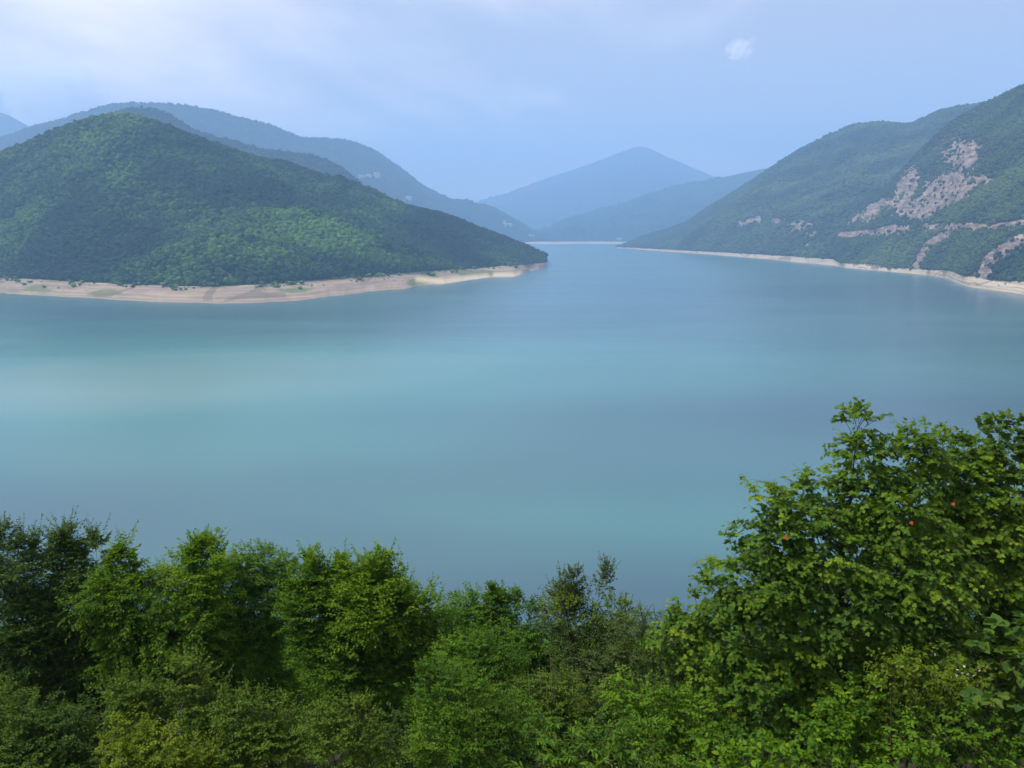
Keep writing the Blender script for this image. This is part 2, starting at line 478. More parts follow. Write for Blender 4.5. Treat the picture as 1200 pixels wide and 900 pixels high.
HR = loft('hill', 'steep scrub covered hillside with pinkish rock scars above the lake', M_HILLR, (943, 1640), 300, 130,
          edge=[(943, 303), (977, 304), (985, 309), (1019, 309), (1039, 313), (1083, 316), (1114, 317), (1128, 323), (1161, 329), (1200, 330), (1300, 345), (1450, 360), (1640, 380)],
          ridge=[(943, 301, 2010), (965, 287.575, 2000), (1000, 256.5, 1985), (1040, 218.5, 1970), (1075, 180.5, 1950), (1110, 147.5, 1900), (1150, 123.5, 1850), (1175, 112.5, 1780), (1200, 100.5, 1700), (1300, 59.5, 1600), (1450, 34.5, 1500), (1640, 64.5, 1400)],
          zE=ZE, back=500, prof=0.95, gully=22, gfreq=0.008, seed=11, rockfn=rock_right, bank=0.42,
          water=[(943, 308), (968, 309), (976, 311), (995, 314), (1039, 318), (1083, 322), (1108, 326), (1120, 331), (1135, 336), (1161, 340), (1200, 346), (1300, 362), (1450, 380), (1640, 400)], sm=1.5)
shore('shore', 'pale stony drawdown bank below the near right hillside', M_SHORER, HR, 21,
      lambda x, y, t: 0.25 * np.clip((t - .8) * 5, 0, 1), None, 0.05, 0.8)

# --- the rounder hill further along the right shore
def rock_rfar(x, y):
    r = np.zeros(x.shape)
    for q in (stroke(x, y, [(864, 263), (878, 260), (890, 257)], 3.4), blob(x, y, 909, 259, 6, 3), blob(x, y, 936, 265, 16, 7), 0.8 * stroke(x, y, [(955, 272), (948, 284), (938, 300)], 1.6),
              0.6 * stroke(x, y, [(925, 268), (952, 275)], 2)):
        r = np.maximum(r, q)
    return r
def bulge_rfar(px, v):
    return 75 * np.exp(-((px - (835 + 110 * v)) / 40.0) ** 2) - 25 * np.exp(-((px - (1010 + 60 * v)) / 40.0) ** 2)
HA = loft('hill', 'rounded hazy green hill further along the right shore', M_HILLR, (722, 1230), 220, 110,
          edge=[(722, 289.6), (760, 291.5), (808, 294), (867, 297), (933, 301), (960, 303), (1230, 318)],
          ridge=[(722, 289.2, 3830), (730, 287.544, 3800), (754, 277.962, 3720), (780, 269.75, 3620), (804, 261.994, 3500), (825, 246.5, 3400), (867, 221.5, 3280), (900, 199.5, 3200), (933, 178.5, 3150), (962, 163.5, 3100), (1000, 146.5, 3050),
                 (1029, 143.5, 3000), (1054, 145.5, 2950), (1067, 146.5, 2900), (1100, 130.5, 2850), (1125, 124.5, 2800), (1150, 122.5, 2750), (1230, 115.5, 2700)],
          zE=ZE, back=700, prof=0.95, gully=26, gfreq=0.0045, seed=17, bulge=bulge_rfar, rockfn=rock_rfar, bank=0.42,
          water=[(722, 290.5), (760, 293.2), (800, 296.2), (850, 299.5), (900, 303.5), (933, 307), (960, 309.5), (1230, 330)], sm=1.5)
shore('shore', 'thin pale bank along the far right shore', M_SHORER, HA, 31, None, None, 0.03, 0.7, nv=10)

# --- ridges behind the peninsula
HS = loft('hill', 'blue green shoulder ridge just behind the peninsula hill', M_FAR, (-300, 440), 150, 60,
          edge=[(-300, 300), (440, 300)],
          ridge=[(-300, 219.5, 2700), (0, 190.5, 2650), (100, 144.5, 2600), (150, 127.5, 2570), (180, 126.5, 2570), (200, 135.5, 2580), (227, 152.5, 2600), (257, 162.5, 2620), (287, 170.5, 2640), (307, 177, 2650),
                 (333, 178.5, 2660), (367, 183.5, 2680), (393, 192.5, 2700), (417, 210.5, 2720), (440, 230.5, 2750)],
          zE=12, back=500, gully=18, gfreq=0.005, seed=23, sm=1)
def rock_mid(x, y):
    r = np.zeros(x.shape)
    for q in (stroke(x, y, [(418, 206), (430, 207), (444, 207)], 2.4), blob(x, y, 478, 233, 7, 3), blob(x, y, 502, 237, 4, 2), 0.8 * blob(x, y, 559, 246, 5, 1.6), 0.9 * blob(x, y, 596, 264, 8, 2.0), 0.8 * blob(x, y, 622, 277, 9, 1.6),
              0.7 * blob(x, y, 545, 244, 4, 1.5), 0.5 * blob(x, y, 280, 143, 5, 2), 0.6 * blob(x, y, 190, 121, 8, 1.3)):
        r = np.maximum(r, q)
    return r
HM = loft('mountain', 'long hazy blue mountain ridge sloping down behind the peninsula', M_FAR, (-420, 652), 230, 90,
          edge=[(-420, 292), (400, 288), (560, 284.6), (652, 283.4)],
          ridge=[(-420, 193, 4200), (-150, 199, 4250), (0, 163, 4325), (33, 151, 4350), (67, 142, 4375), (100, 132, 4400), (133, 122, 4425), (167, 121, 4450), (217, 124, 4525), (253, 131, 4600), (283, 139, 4675), (317, 147, 4750),
                 (350, 162, 4825), (400, 164, 4925), (427, 171, 4975), (450, 184, 5025), (473, 201, 5100), (497, 219, 5175), (520, 232, 5250), (547, 239, 5325), (570, 241, 5375), (583, 246.925, 5425), (607, 260.8, 5500), (630, 274.675, 5550), (652, 283, 5600)],
          zE=8, back=900, gully=65, gfreq=0.003, seed=29, rockfn=rock_mid, sm=1.2)

# --- far mountains at the head of the valley
HG = loft('mountain', 'low hazy ridge at the head of the lake', M_FAR, (560, 1010), 150, 60,
          edge=[(560, 283.2), (640, 283.4), (730, 283.2), (1010, 284)],
          ridge=[(560, 280, 6100), (610, 275, 6150), (650, 266, 6200), (690, 250, 6300), (730, 238, 6350), (762, 225, 6400), (804, 216, 6450), (846, 208, 6500), (892, 198, 6550), (940, 190, 6600), (1010, 180, 6600)],
          zE=6, back=900, gully=90, gfreq=0.0025, seed=37, bank=0.05,
          water=[(560, 285), (640, 286.2), (690, 285.6), (730, 286.0), (1010, 288)], sm=4)
shore('shore', 'thin pale beach closing the far end of the lake', M_SHORER, HG, 41, None, None, 0.01, 0.2, nv=6)
HF = loft('mountain', 'pointed pale blue peak fading in haze at the valley end', M_FAR, (380, 1000), 160, 60,
          edge=[(380, 279.5), (1000, 279.5)],
          ridge=[(380, 285 - 30, 10600), (520, 248, 10550), (570, 236, 10500), (600, 226, 10450), (625, 214, 10400), (650, 206, 10400), (680, 196, 10350), (700, 189, 10300), (725, 179, 10300), (745, 172, 10300), (752, 171, 10300), (762, 174, 10300),
                 (780, 183, 10300), (800, 191, 10350), (825, 203, 10400), (860, 214, 10450), (1000, 235, 10500)],
          zE=4, back=700, gully=130, gfreq=0.0018, seed=43, sm=1.2)
HK = loft('mountain', 'faint pale blue summit behind the left ridge under cloud', M_FAR, (-400, 140), 80, 40,
          edge=[(-400, 281), (140, 281)],
          ridge=[(-400, 175, 7000), (-150, 150, 7000), (-60, 135, 7000), (-15, 129, 7000), (5, 132, 7000), (20, 140, 7000), (35, 149, 7050), (70, 165, 7100), (140, 200, 7200)],
          zE=4, back=900, gully=50, gfreq=0.002, seed=47, sm=1)

# ------------------------------------------------------------------ woods on the hills (masses: one object each)
def ico(sub):
    import bmesh
    bm = bmesh.new(); bmesh.ops.create_icosphere(bm, subdivisions=sub, radius=1.0)
    v = np.array([x.co[:] for x in bm.verts]); f = np.array([[q.index for q in t.verts] for t in bm.faces]); bm.free()
    return v, f
IV, IF = ico(2)

def mat_forest(name, dark, mid, light):
    k = N(name)
    rnd = k.n('ShaderNodeObjectInfo').outputs['Random']
    tint = k.attr('tint', 'INSTANCER')
    f = k.math('ADD', k.math('MULTIPLY', rnd, 0.34), k.math('MULTIPLY', tint, 0.78))
    c = k.ramp(f, [(0.05, dark), (0.45, mid), (0.95, light)])
    return k.surf(k.bsdf(c, 0.85, 0.15))
M_WOOD_L = mat_forest('woodland_leaves', (.006, .022, .011), (.018, .052, .016), (.105, .200, .022))
M_WOOD_R = mat_forest('scrubwood_leaves', (.016, .032, .017), (.038, .066, .026), (.095, .135, .038))
M_WOOD_F = mat_forest('far_woodland_leaves', (.008, .026, .016), (.018, .046, .022), (.045, .085, .030))

def crown_collection(name, mat):
    col = bpy.data.collections.new(name)
    for i in range(6):
        r = np.random.default_rng(100 + i)
        vs, fs, off = [], [], 0
        for j in range(7):
            d = r.normal(size=3); d /= np.linalg.norm(d)
            c = d * np.array([0.26, 0.26, 0.22]) * (0 if j == 0 else 1) + np.array([0, 0, 0.46])
            s = (0.36 if j == 0 else r.uniform(0.17, 0.28))
            nz = 1 + 0.55 * (r.random(len(IV)) - 0.5)
            vs.append(IV * nz[:, None] * s * np.array([1, 1, 0.9]) + c); fs.append(IF + off); off += len(IV)
        ob = mesh_obj('crown', np.vstack(vs), np.vstack(fs), mat, link=False)
        col.objects.link(ob)
    return col

def forest_group(col):
    g = bpy.data.node_groups.new('scatter_trees', 'GeometryNodeTree')
    g.interface.new_socket('Geometry', in_out='INPUT', socket_type='NodeSocketGeometry')
    g.interface.new_socket('Geometry', in_out='OUTPUT', socket_type='NodeSocketGeometry')
    n, l = g.nodes, g.links
    gi, go = n.new('NodeGroupInput'), n.new('NodeGroupOutput')
    ip = n.new('GeometryNodeInstanceOnPoints')
    ci = n.new('GeometryNodeCollectionInfo'); ci.inputs['Collection'].default_value = col
    ci.inputs['Separate Children'].default_value = True; ci.inputs['Reset Children'].default_value = True
    def na(nm, ty):
        q = n.new('GeometryNodeInputNamedAttribute'); q.data_type = ty; q.inputs['Name'].default_value = nm
        return q.outputs['Attribute']
    l.new(gi.outputs[0], ip.inputs['Points']); l.new(ci.outputs[0], ip.inputs['Instance'])
    ip.inputs['Pick Instance'].default_value = True
    l.new(na('pick', 'INT'), ip.inputs['Instance Index'])
    l.new(na('rot', 'FLOAT_VECTOR'), ip.inputs['Rotation'])
    l.new(na('scl', 'FLOAT_VECTOR'), ip.inputs['Scale'])
    l.new(ip.outputs[0], go.inputs[0])
    return g

def forest(L, count, size, grp, label, seed, tintfn=None, keep_back=0.08):
    r = np.random.default_rng(seed)
    Pt, nv = L['P'], L['nv']
    last = nv + 2
    A = Pt[:last - 1, :-1]; Bq = Pt[:last - 1, 1:]; C = Pt[1:last, :-1]; Dq = Pt[1:last, 1:]
    area = np.linalg.norm(np.cross(Bq - A, C - A), axis=-1)
    # thin the part that stands outside the frame
    qx, _ = proj(A); area = area * np.where((qx > -160) & (qx < 1360), 1.0, 0.35)
    cdf = np.cumsum(area.ravel()); cdf /= cdf[-1]
    idx = np.searchsorted(cdf, r.random(count)); i, j = np.unravel_index(idx, area.shape)
    a, b = r.random(count)[:, None], r.random(count)[:, None]
    p = (A[i, j] * (1 - a) + Bq[i, j] * a) * (1 - b) + (C[i, j] * (1 - a) + Dq[i, j] * a) * b
    rk = L['rock'][i, j]
    ok = (rk + r.uniform(-0.3, 0.3, count) < 0.45) | (r.random(count) < .035)
    p = p[ok]; m = len(p)
    s = size * (0.45 + 1.15 * r.random(m) ** 1.5) * (0.8 + 0.4 * vnoise(p[:, 0] * .01, p[:, 1] * .01, seed))
    tint = 0.40 + 0.85 * fbm(p[:, 0] * 0.008, p[:, 1] * 0.008 + p[:, 2] * .01, seed, 4)
    if tintfn: 
        qx, qy = proj(p); tint = tint + tintfn(qx, qy) * (.25 + 1.4 * vnoise(p[:, 0] * .022, p[:, 1] * .022 + p[:, 2] * .03, seed + 3))
    scl = np.stack([s * r.uniform(.9, 1.15, m), s * r.uniform(.9, 1.15, m), s * r.uniform(.75, 1.15, m)], -1)
    rot = np.stack([r.uniform(-.15, .15, m), r.uniform(-.15, .15, m), r.uniform(0, 6.28, m)], -1)
    p[:, 2] -= s * 0.12
    me = bpy.data.meshes.new('forest'); me.vertices.add(m); me.vertices.foreach_set('co', p.astype(np.float32).ravel())
    for nm, ty, val, key in (('scl', 'FLOAT_VECTOR', scl, 'vector'), ('rot', 'FLOAT_VECTOR', rot, 'vector'), ('tint', 'FLOAT', tint, 'value'), ('pick', 'INT', r.integers(0, 6, m), 'value')):
        at = me.attributes.new(nm, ty, 'POINT')
        at.data.foreach_set(key, np.asarray(val, np.int32 if ty == 'INT' else np.float32).ravel())
    o = bpy.data.objects.new('forest', me); COL.objects.link(o)
    md = o.modifiers.new('scatter', 'NODES'); md.node_group = grp
    return tag(o, label, 'forest', None, 'stuff')

G_L = forest_group(crown_collection('crowns_left', M_WOOD_L))
G_R = forest_group(crown_collection('crowns_right', M_WOOD_R))
G_F = forest_group(crown_collection('crowns_far', M_WOOD_F))

def sunlit_tint_left(x, y):     # pale groves, with sunlit patches and the shaded right slope painted in
    t = 0.42 * blob(x, y, 375, 265, 65, 20, 0.45) + 0.5 * blob(x, y, 470, 307, 75, 8, 0.12) + 0.12 * blob(x, y, 330, 300, 120, 40) + 0.25 * blob(x, y, 110, 170, 60, 18, -0.5) \
        - 0.22 * blob(x, y, 520, 265, 110, 30, 0.45)
    return t - 0.08
forest(HL, 80000, 6.6, G_L, 'dense dark green wood covering the peninsula hill', 5, sunlit_tint_left)
forest(HR, 62000, 6.4, G_R, 'patchy green scrub wood on the near right hillside', 6, lambda x, y: 0.15 * blob(x, y, 1160, 240, 60, 30, -.5))
forest(HA, 70000, 8.6, G_R, 'green wood on the rounded hill along the right shore', 8)
forest(HS, 24000, 10.0, G_F, 'dark wood on the shoulder ridge behind the peninsula', 9)
forest(HM, 80000, 13.0, G_F, 'wood on the long hazy mountain ridge', 10)

# ------------------------------------------------------------------ air: pale blue haze
def haze():
    x0, x1, y0, y1, z0, z1 = -11400, 11400, -1800, 12000, -4.5, 1290
    v = [(x, y, z) for z in (z0, z1) for y in (y0, y1) for x in (x0, x1)]
    f = [(0, 2, 3, 1), (4, 5, 7, 6), (0, 1, 5, 4), (2, 6, 7, 3), (0, 4, 6, 2), (1, 3, 7, 5)]
    k = N('haze_air')
    vol = k.n('ShaderNodeVolumePrincipled', Density=HAZE_D, Anisotropy=0.1)
    vol.inputs['Color'].default_value = HAZE_C + (1,)
    k.t.links.new(vol.outputs[0], k.out.inputs['Volume'])
    o = mesh_obj('haze', v, f, k.m)
    o.display_type = 'WIRE'
    return tag(o, 'pale blue summer haze filling the valley', 'haze', None, 'stuff')
HAZE_D, HAZE_C = 2.05e-4, (0.385, 0.635, 0.985)
haze()

def scrub(k, count, size, grp, label, seed):
    """low bushes that have crept down onto the bare bank"""
    r = np.random.default_rng(seed); Pt, tb = SHORES[k]
    n0, n1 = Pt.shape[:2]
    j = r.integers(0, n1 - 1, count * 6); t = 1.08 - np.abs(r.normal(size=count * 6)) * .22
    cl = vnoise(j * .035, t * 2.0, seed)
    keep = (t > .12) & (cl > .52); j, t = j[keep][:count], t[keep][:count]
    i = np.array([np.argmin(np.abs(tb[:, 0] - q)) for q in t]); p = Pt[i, j] + r.normal(size=(len(i), 3)) * np.array([3, 3, 0]); m = len(p)
    s = size * (.4 + r.random(m) ** 2 * 1.3)
    me = bpy.data.meshes.new('scrub'); me.vertices.add(m); me.vertices.foreach_set('co', p.astype(np.float32).ravel())
    for nm, ty, val, key in (('scl', 'FLOAT_VECTOR', np.stack([s * 1.3, s * 1.3, s * .8], -1), 'vector'), ('rot', 'FLOAT_VECTOR', np.stack([0 * s, 0 * s, r.uniform(0, 6.28, m)], -1), 'vector'),
                             ('tint', 'FLOAT', .35 + .6 * r.random(m), 'value'), ('pick', 'INT', r.integers(0, 6, m), 'value')):
        at = me.attributes.new(nm, ty, 'POINT'); at.data.foreach_set(key, np.asarray(val, np.int32 if ty == 'INT' else np.float32).ravel())
    o = bpy.data.objects.new('scrub', me); COL.objects.link(o)
    md = o.modifiers.new('scatter', 'NODES'); md.node_group = grp
    return tag(o, label, 'scrub', None, 'stuff')
scrub(0, 420, 4.2, G_L, 'low scrub creeping onto the mud bank of the peninsula', 61)
scrub(1, 260, 4.0, G_R, 'low scrub creeping onto the stony right bank', 62)

# ------------------------------------------------------------------ small far houses and lone trees
def on_land(L, px, py):
    Pt = L['P'][:L['nv']]; qx, qy = proj(Pt)
    k = np.argmin((qx - px) ** 2 + ((qy - py) * 2) ** 2 + np.where(np.arange(L['nv'])[:, None] < 1, 1e3, 0))
    return Pt.reshape(-1, 3)[k]
kk = N('white_plaster'); M_PLASTER = kk.surf(kk.bsdf(kk.ramp(kk.noise(kk.pos(), 0.4, 4), [(.3, (.46, .45, .42)), (.7, (.60, .58, .55))]), 0.9, 0.2))
kk = N('metal_roof'); M_ROOF = kk.surf(kk.bsdf(kk.ramp(kk.noise(kk.pos(), 0.5, 4), [(.3, (.26, .22, .21)), (.7, (.36, .32, .30))]), 0.6, 0.3))
kk = N('dark_glass'); M_GLASS = kk.surf(kk.bsdf((.03, .035, .04), 0.15, 0.5))
def box(x0, x1, y0, y1, z0, z1):
    v = [(x, y, z) for z in (z0, z1) for y in (y0, y1) for x in (x0, x1)]
    return np.array(v, float), np.array([(0, 2, 3, 1), (4, 5, 7, 6), (0, 1, 5, 4), (2, 6, 7, 3), (0, 4, 6, 2), (1, 3, 7, 5)])
def house(L, px, py, w, d, h, rz, label):
    p = on_land(L, px, py)
    e = empty('house', p + UP_ * 2.0, label, 'house', 'small white buildings across the lake'); e.rotation_euler[2] = rz
    v, f = box(-w / 2, w / 2, -d / 2, d / 2, -8, h); wall = mesh_obj('wall', v, f, M_PLASTER, e)
    o_ = 0.8; hr = d * .32
    rv = [(-w / 2 - o_, -d / 2 - o_, h - .1), (w / 2 + o_, -d / 2 - o_, h - .1), (w / 2 + o_, d / 2 + o_, h - .1), (-w / 2 - o_, d / 2 + o_, h - .1), (-w / 2 - o_, 0, h + hr), (w / 2 + o_, 0, h + hr)]
    me = bpy.data.meshes.new('roof'); me.from_pydata(rv, [], [(0, 1, 5, 4), (2, 3, 4, 5), (0, 4, 3), (1, 2, 5), (0, 3, 2, 1)]); me.materials.append(M_ROOF)
    ro = bpy.data.objects.new('roof', me); COL.objects.link(ro); ro.parent = e
    n = max(2, int(w / 5))
    for k in range(n):
        x = -w / 2 + (k + .5) * w / n
        v, f = box(x - .8, x + .8, -d / 2 - .06, -d / 2 + .3, h * .4, h * .75); mesh_obj('window', v, f, M_GLASS, e)
UP_ = np.array([0, 0, 1.0])
house(HM, 441, 206, 34, 16, 11, .2, 'white house at the end of a pale clearing high on the hazy ridge')
house(HM, 431, 207, 22, 14, 9, -.2, 'smaller white house beside the clearing high on the hazy ridge')
house(HM, 480, 232, 34, 18, 10, .3, 'white house showing just over the skyline of the peninsula hill')
house(HM, 598, 264, 46, 16, 10, .1, 'long white building low on the ridge above the lake end')
house(HM, 590, 261, 20, 14, 10, -.1, 'white house just left of the long building above the lake end')
house(HM, 618, 277, 24, 14, 8, .1, 'white house near the water at the foot of the hazy ridge')
house(HM, 624, 277.5, 20, 14, 8, -.2, 'second white house near the water at the foot of the hazy ridge')
house(HG, 727, 281, 28, 16, 10, .3, 'white building beside the far beach under the right headland')

def lone_tree(L, px, py, w, h, mat, seed, label):
    r = np.random.default_rng(seed); p = on_land(L, px, py)
    e = empty('tree', p, label, 'tree')
    a = np.arange(6) / 6 * 6.283
    tv = np.array([(q * math.cos(t), q * math.sin(t), z) for z, q in ((-1, .5), (h * .5, .25)) for t in a])
    mesh_obj('trunk', tv, np.array([(k, (k + 1) % 6, (k + 1) % 6 + 6, k + 6) for k in range(6)]), M_TRUNK_FAR, e)
    n = 1500; d = r.normal(size=(n, 3)); d /= np.linalg.norm(d, axis=1, keepdims=True)
    lob = r.integers(0, 6, n); lc = r.normal(size=(6, 3)) * np.array([w * .22, w * .2, h * .13]) + np.array([0, 0, h * .58]); lr = r.uniform(.6, 1, 6)
    c = lc[lob] + d * np.array([w * .26, w * .24, h * .26]) * (lr[lob] * (.6 + .4 * r.random(n)))[:, None]
    q = r.normal(size=(n, 4, 3)) * .35
    V = c[:, None] + q
    mesh_obj('crown', V.reshape(-1, 3), np.arange(n * 4).reshape(-1, 4), mat, e)['kind'] = 'stuff'
kk = N('far_trunk'); M_TRUNK_FAR = kk.surf(kk.bsdf((.06, .05, .04), .9, .1))
def mat_lone(nm, a, b):
    k = N(nm); return k.surf(k.bsdf(k.ramp(k.noise(k.pos(), .35, 3), [(.3, a), (.7, b)]), .8, .15))
lone_tree(HL, 461, 323, 18, 11, mat_lone('pale_crown', (.06, .12, .03), (.12, .20, .05)), 1, 'pale green round tree at the wood edge by the beige shore')
lone_tree(HL, 569, 315, 16, 10, mat_lone('dark_crown', (.012, .035, .014), (.03, .06, .022)), 2, 'dark round tree ending the low wood by the sand spit')
lone_tree(HL, 556, 316, 16, 9, mat_lone('mid_crown', (.04, .09, .02), (.07, .14, .03)), 3, 'light green tree just left of the dark round one on the spit')

# ------------------------------------------------------------------ clouds, beyond and above the haze
def cloud(label, px, py, D, rx, ry, dens, seed, lumps, scale, wisp=4.5):
    c = P(px, py, D); sc = D / F
    r = np.random.default_rng(seed); vs, fs, off = [], [], 0
    v0, f0 = ico(3)
    for (dx, dy, q) in lumps:
        cc = np.array([dx * rx * sc, r.uniform(-.2, .2) * rx * sc, dy * ry * sc]); k = 1 + .12 * (r.random(len(v0)) - .5)
        vs.append(v0 * k[:, None] * q * np.array([rx, rx * .8, ry]) * sc + cc); fs.append(f0 + off); off += len(v0)
    # one closed skin round all lumps
    o = mesh_obj('cloud', np.vstack(vs), np.vstack(fs), None, smooth=True)
    o.location = c
    md = o.modifiers.new('skin', 'REMESH'); md.mode = 'VOXEL'; md.voxel_size = min(rx, ry) * sc * .12
    k = N('cloud_vapour'); p = k.pos()
    n = k.noise(p, scale / (rx * sc), 5, 0.6, 0.5)
    tc = k.t.nodes.new('ShaderNodeTexCoord').outputs['Object']
    ln = k.n('ShaderNodeVectorMath', _operation='LENGTH'); k.t.links.new(k.mapping(tc, (1 / (rx * sc), .9 / (rx * sc), 1 / (ry * sc))), ln.inputs[0])
    fall = k.math('SUBTRACT', 0.95, ln.outputs['Value'])
    d = k.math('ADD', fall, k.math('MULTIPLY', k.math('SUBTRACT', n, 0.52), wisp))
    den = k.math('MULTIPLY', k.math('MINIMUM', k.math('MAXIMUM', d, 0.0), 1.0), dens / (rx * sc))
    vol = k.n('ShaderNodeVolumePrincipled', Anisotropy=0.2); k.t.links.new(den, vol.inputs['Density'])
    vol.inputs['Color'].default_value = (.98, .98, 1, 1)
    k.t.links.new(vol.outputs[0], k.out.inputs['Volume'])
    o.data.materials.append(k.m)
    return tag(o, label, 'cloud')
cloud('small white puff of cloud alone in the upper right sky', 868, 57, 13500, 18, 15, 2.0, 4, [(0, 0, .9), (.4, .35, .6), (-.4, -.2, .6), (.3, -.45, .45)], 1.9)
cloud('soft grey cloud bank resting on the left ridge', 62, 108, 13200, 70, 44, 7.0, 6, [(0, 0, .85), (-.5, .1, .6), (.5, .1, .6), (.1, .5, .5), (.85, .25, .35)], 2.2)
cloud('bright white cloud edge at the far left above the ridge', -12, 112, 13800, 34, 30, 9.0, 8, [(0, 0, .9), (.4, .3, .6), (-.5, .1, .6)], 2.0)

#FOREGROUND
# ------------------------------------------------------------------ near slope under the viewpoint
def ground_z(x, y):
    base = 78.3 - 1.2 * np.clip(np.asarray(y) - 1.0, 0, 3.0) - 0.62 * np.maximum(np.asarray(y) - 4.0, 0)
    return np.maximum(base, -2.5) + (fbm(np.asarray(x) * 0.12, np.asarray(y) * 0.12, 77, 3) * 0.5) * np.clip((y - 2) / 6, 0, 1)

def near_slope():
    x = np.concatenate([np.linspace(-260, -40, 24)[:-1], np.linspace(-40, 40, 90), np.linspace(40, 260, 24)[1:]])
    y = np.concatenate([np.linspace(-60, 0, 8)[:-1], np.linspace(0, 40, 60), np.linspace(40, 150, 40)[1:]])
    X, Y = np.meshgrid(x, y)
    k = N('leaf_litter_soil'); p = k.pos()
    c = k.ramp(k.noise(p, 2.2, 6, 0.7), [(0.3, (.018, .022, .010)), (0.55, (.045, .042, .022)), (0.75, (.085, .07, .042))])
    m = k.surf(k.bsdf(c, 0.95, 0.1, k.bump(k.noise(p, 9.0, 6, 0.7), 0.7, 0.06)))
    o = mesh_obj('hillside', np.stack([X, Y, ground_z(X, Y)], -1).reshape(-1, 3), grid_faces(len(y), len(x)), m, smooth=True)
    tag(o, 'steep overgrown slope falling from the viewpoint to the lake', None, None, 'structure')
near_slope()

def slope_wood():
    col = bpy.data.collections.new('slope_crowns')
    for i in range(4):
        r = np.random.default_rng(300 + i); n = 1500
        lc = r.normal(size=(9, 3)) * np.array([.20, .20, .16]) + np.array([0, 0, .55]); lr = r.uniform(.16, .30, 9); lb = r.integers(0, 9, n)
        d = unit(r.normal(size=(n, 3))); c = lc[lb] + d * (lr[lb] * r.uniform(.5, 1.1, n))[:, None]
        tv, tf = LEAF['small']
        V = place_leaves(tv, c, unit(d + r.normal(size=(n, 3)) * .6), unit(d * .5 + UP + r.normal(size=(n, 3)) * .4), r.uniform(.04, .085, n))
        ob = mesh_obj('crown', V.reshape(-1, 3), (tf[None] + (np.arange(n) * 4)[:, None, None]).reshape(-1, 3), ML['mid'], link=False,
                      attrs={'leaf_var': np.repeat(r.random(n), 4), 'shoot_var': np.repeat(r.random(9)[lb] * .7, 4)})
        col.objects.link(ob)
    grp = forest_group(col)
    r = np.random.default_rng(9); m = 2600
    y = 20.5 + 105 * r.random(m) ** 1.1; x = (r.random(m) * 2 - 1) * (y * .8 + 6)
    s = r.uniform(2.6, 4.6, m) * np.clip(y / 30, .85, 1.25)
    p = np.stack([x, y, ground_z(x, y) - s * .15], -1)
    me = bpy.data.meshes.new('slope_wood'); me.vertices.add(m); me.vertices.foreach_set('co', p.astype(np.float32).ravel())
    for nm, ty, val, key in (('scl', 'FLOAT_VECTOR', np.stack([s, s, s], -1), 'vector'), ('rot', 'FLOAT_VECTOR', np.stack([0 * s, 0 * s, r.uniform(0, 6.28, m)], -1), 'vector'), ('tint', 'FLOAT', r.random(m), 'value'), ('pick', 'INT', r.integers(0, 4, m), 'value')):
        at = me.attributes.new(nm, ty, 'POINT'); at.data.foreach_set(key, np.asarray(val, np.int32 if ty == 'INT' else np.float32).ravel())
    o = bpy.data.objects.new('slope_wood', me); COL.objects.link(o)
    md = o.modifiers.new('scatter', 'NODES'); md.node_group = grp
    tag(o, 'dark wood covering the steep slope below the nearest trees', 'wood', None, 'stuff')

# ------------------------------------------------------------------ leaves
def leaf_simple(w=0.34, fold=0.07, curl=0.10):
    v = [(0, 0, 0), (0, .45, -fold * .2), (0, 1, -curl), (-w * .75, .28, fold), (-w * .78, .62, fold * .6), (w * .75, .28, fold), (w * .78, .62, fold * .6)]
    f = [(0, 1, 3), (3, 1, 4), (4, 1, 2), (0, 5, 1), (5, 6, 1), (6, 2, 1)]
    return np.array(v, float), np.array(f)
def leaf_small(w=0.30, fold=0.10, curl=0.10):
    v = [(0, 0, 0), (w, .48, fold), (0, 1, -curl), (-w, .48, fold)]
    return np.array(v, float), np.array([(0, 1, 2), (0, 2, 3)])
def leaf_maple():
    half = [(0.0, 0.08), (.34, -.07), (.28, .12), (.64, .24), (.46, .36), (.58, .54), (.24, .50), (.26, .73), (.0, 1.02)]
    out = half + [(-x, y) for x, y in half[-2:0:-1]]
    v = [(0, .36, -.02)] + [(x, y, .10 * abs(x) - .16 * max(0, y - .45) ** 2 - .10 * x * x * 2) for x, y in out]
    n = len(out)
    f = [(0, 1 + i, 1 + (i + 1) % n) for i in range(n)]
    return np.array(v, float), np.array(f)[:, ::-1]
def leaf_heart():
    half = [(0, .06), (.14, -.05), (.30, -.02), (.44, .14), (.46, .34), (.36, .58), (.20, .80), (0, 1.06)]
    out = half + [(-x, y) for x, y in half[-2:0:-1]]
    v = [(0, .4, -.03)] + [(x, y, .12 * abs(x) - .2 * max(0, y - .4) ** 2) for x, y in out]
    n = len(out)
    return np.array(v, float), np.array([(0, 1 + i, 1 + (i + 1) % n) for i in range(n)])[:, ::-1]
def leaf_lance(w=0.13):
    v = [(0, 0, 0), (w, .35, .03), (w * .8, .7, -.02), (0, 1, -.14), (-w * .8, .7, -.02), (-w, .35, .03), (0, .5, -.01)]
    f = [(0, 1, 6), (1, 2, 6), (2, 3, 6), (3, 4, 6), (4, 5, 6), (5, 0, 6)]
    return np.array(v, float), np.array(f)
LEAF = {'simple': leaf_simple(), 'small': leaf_small(), 'maple': leaf_maple(), 'heart': leaf_heart(), 'lance': leaf_lance(), 'oval': leaf_small(0.36, 0.05, 0.05)}

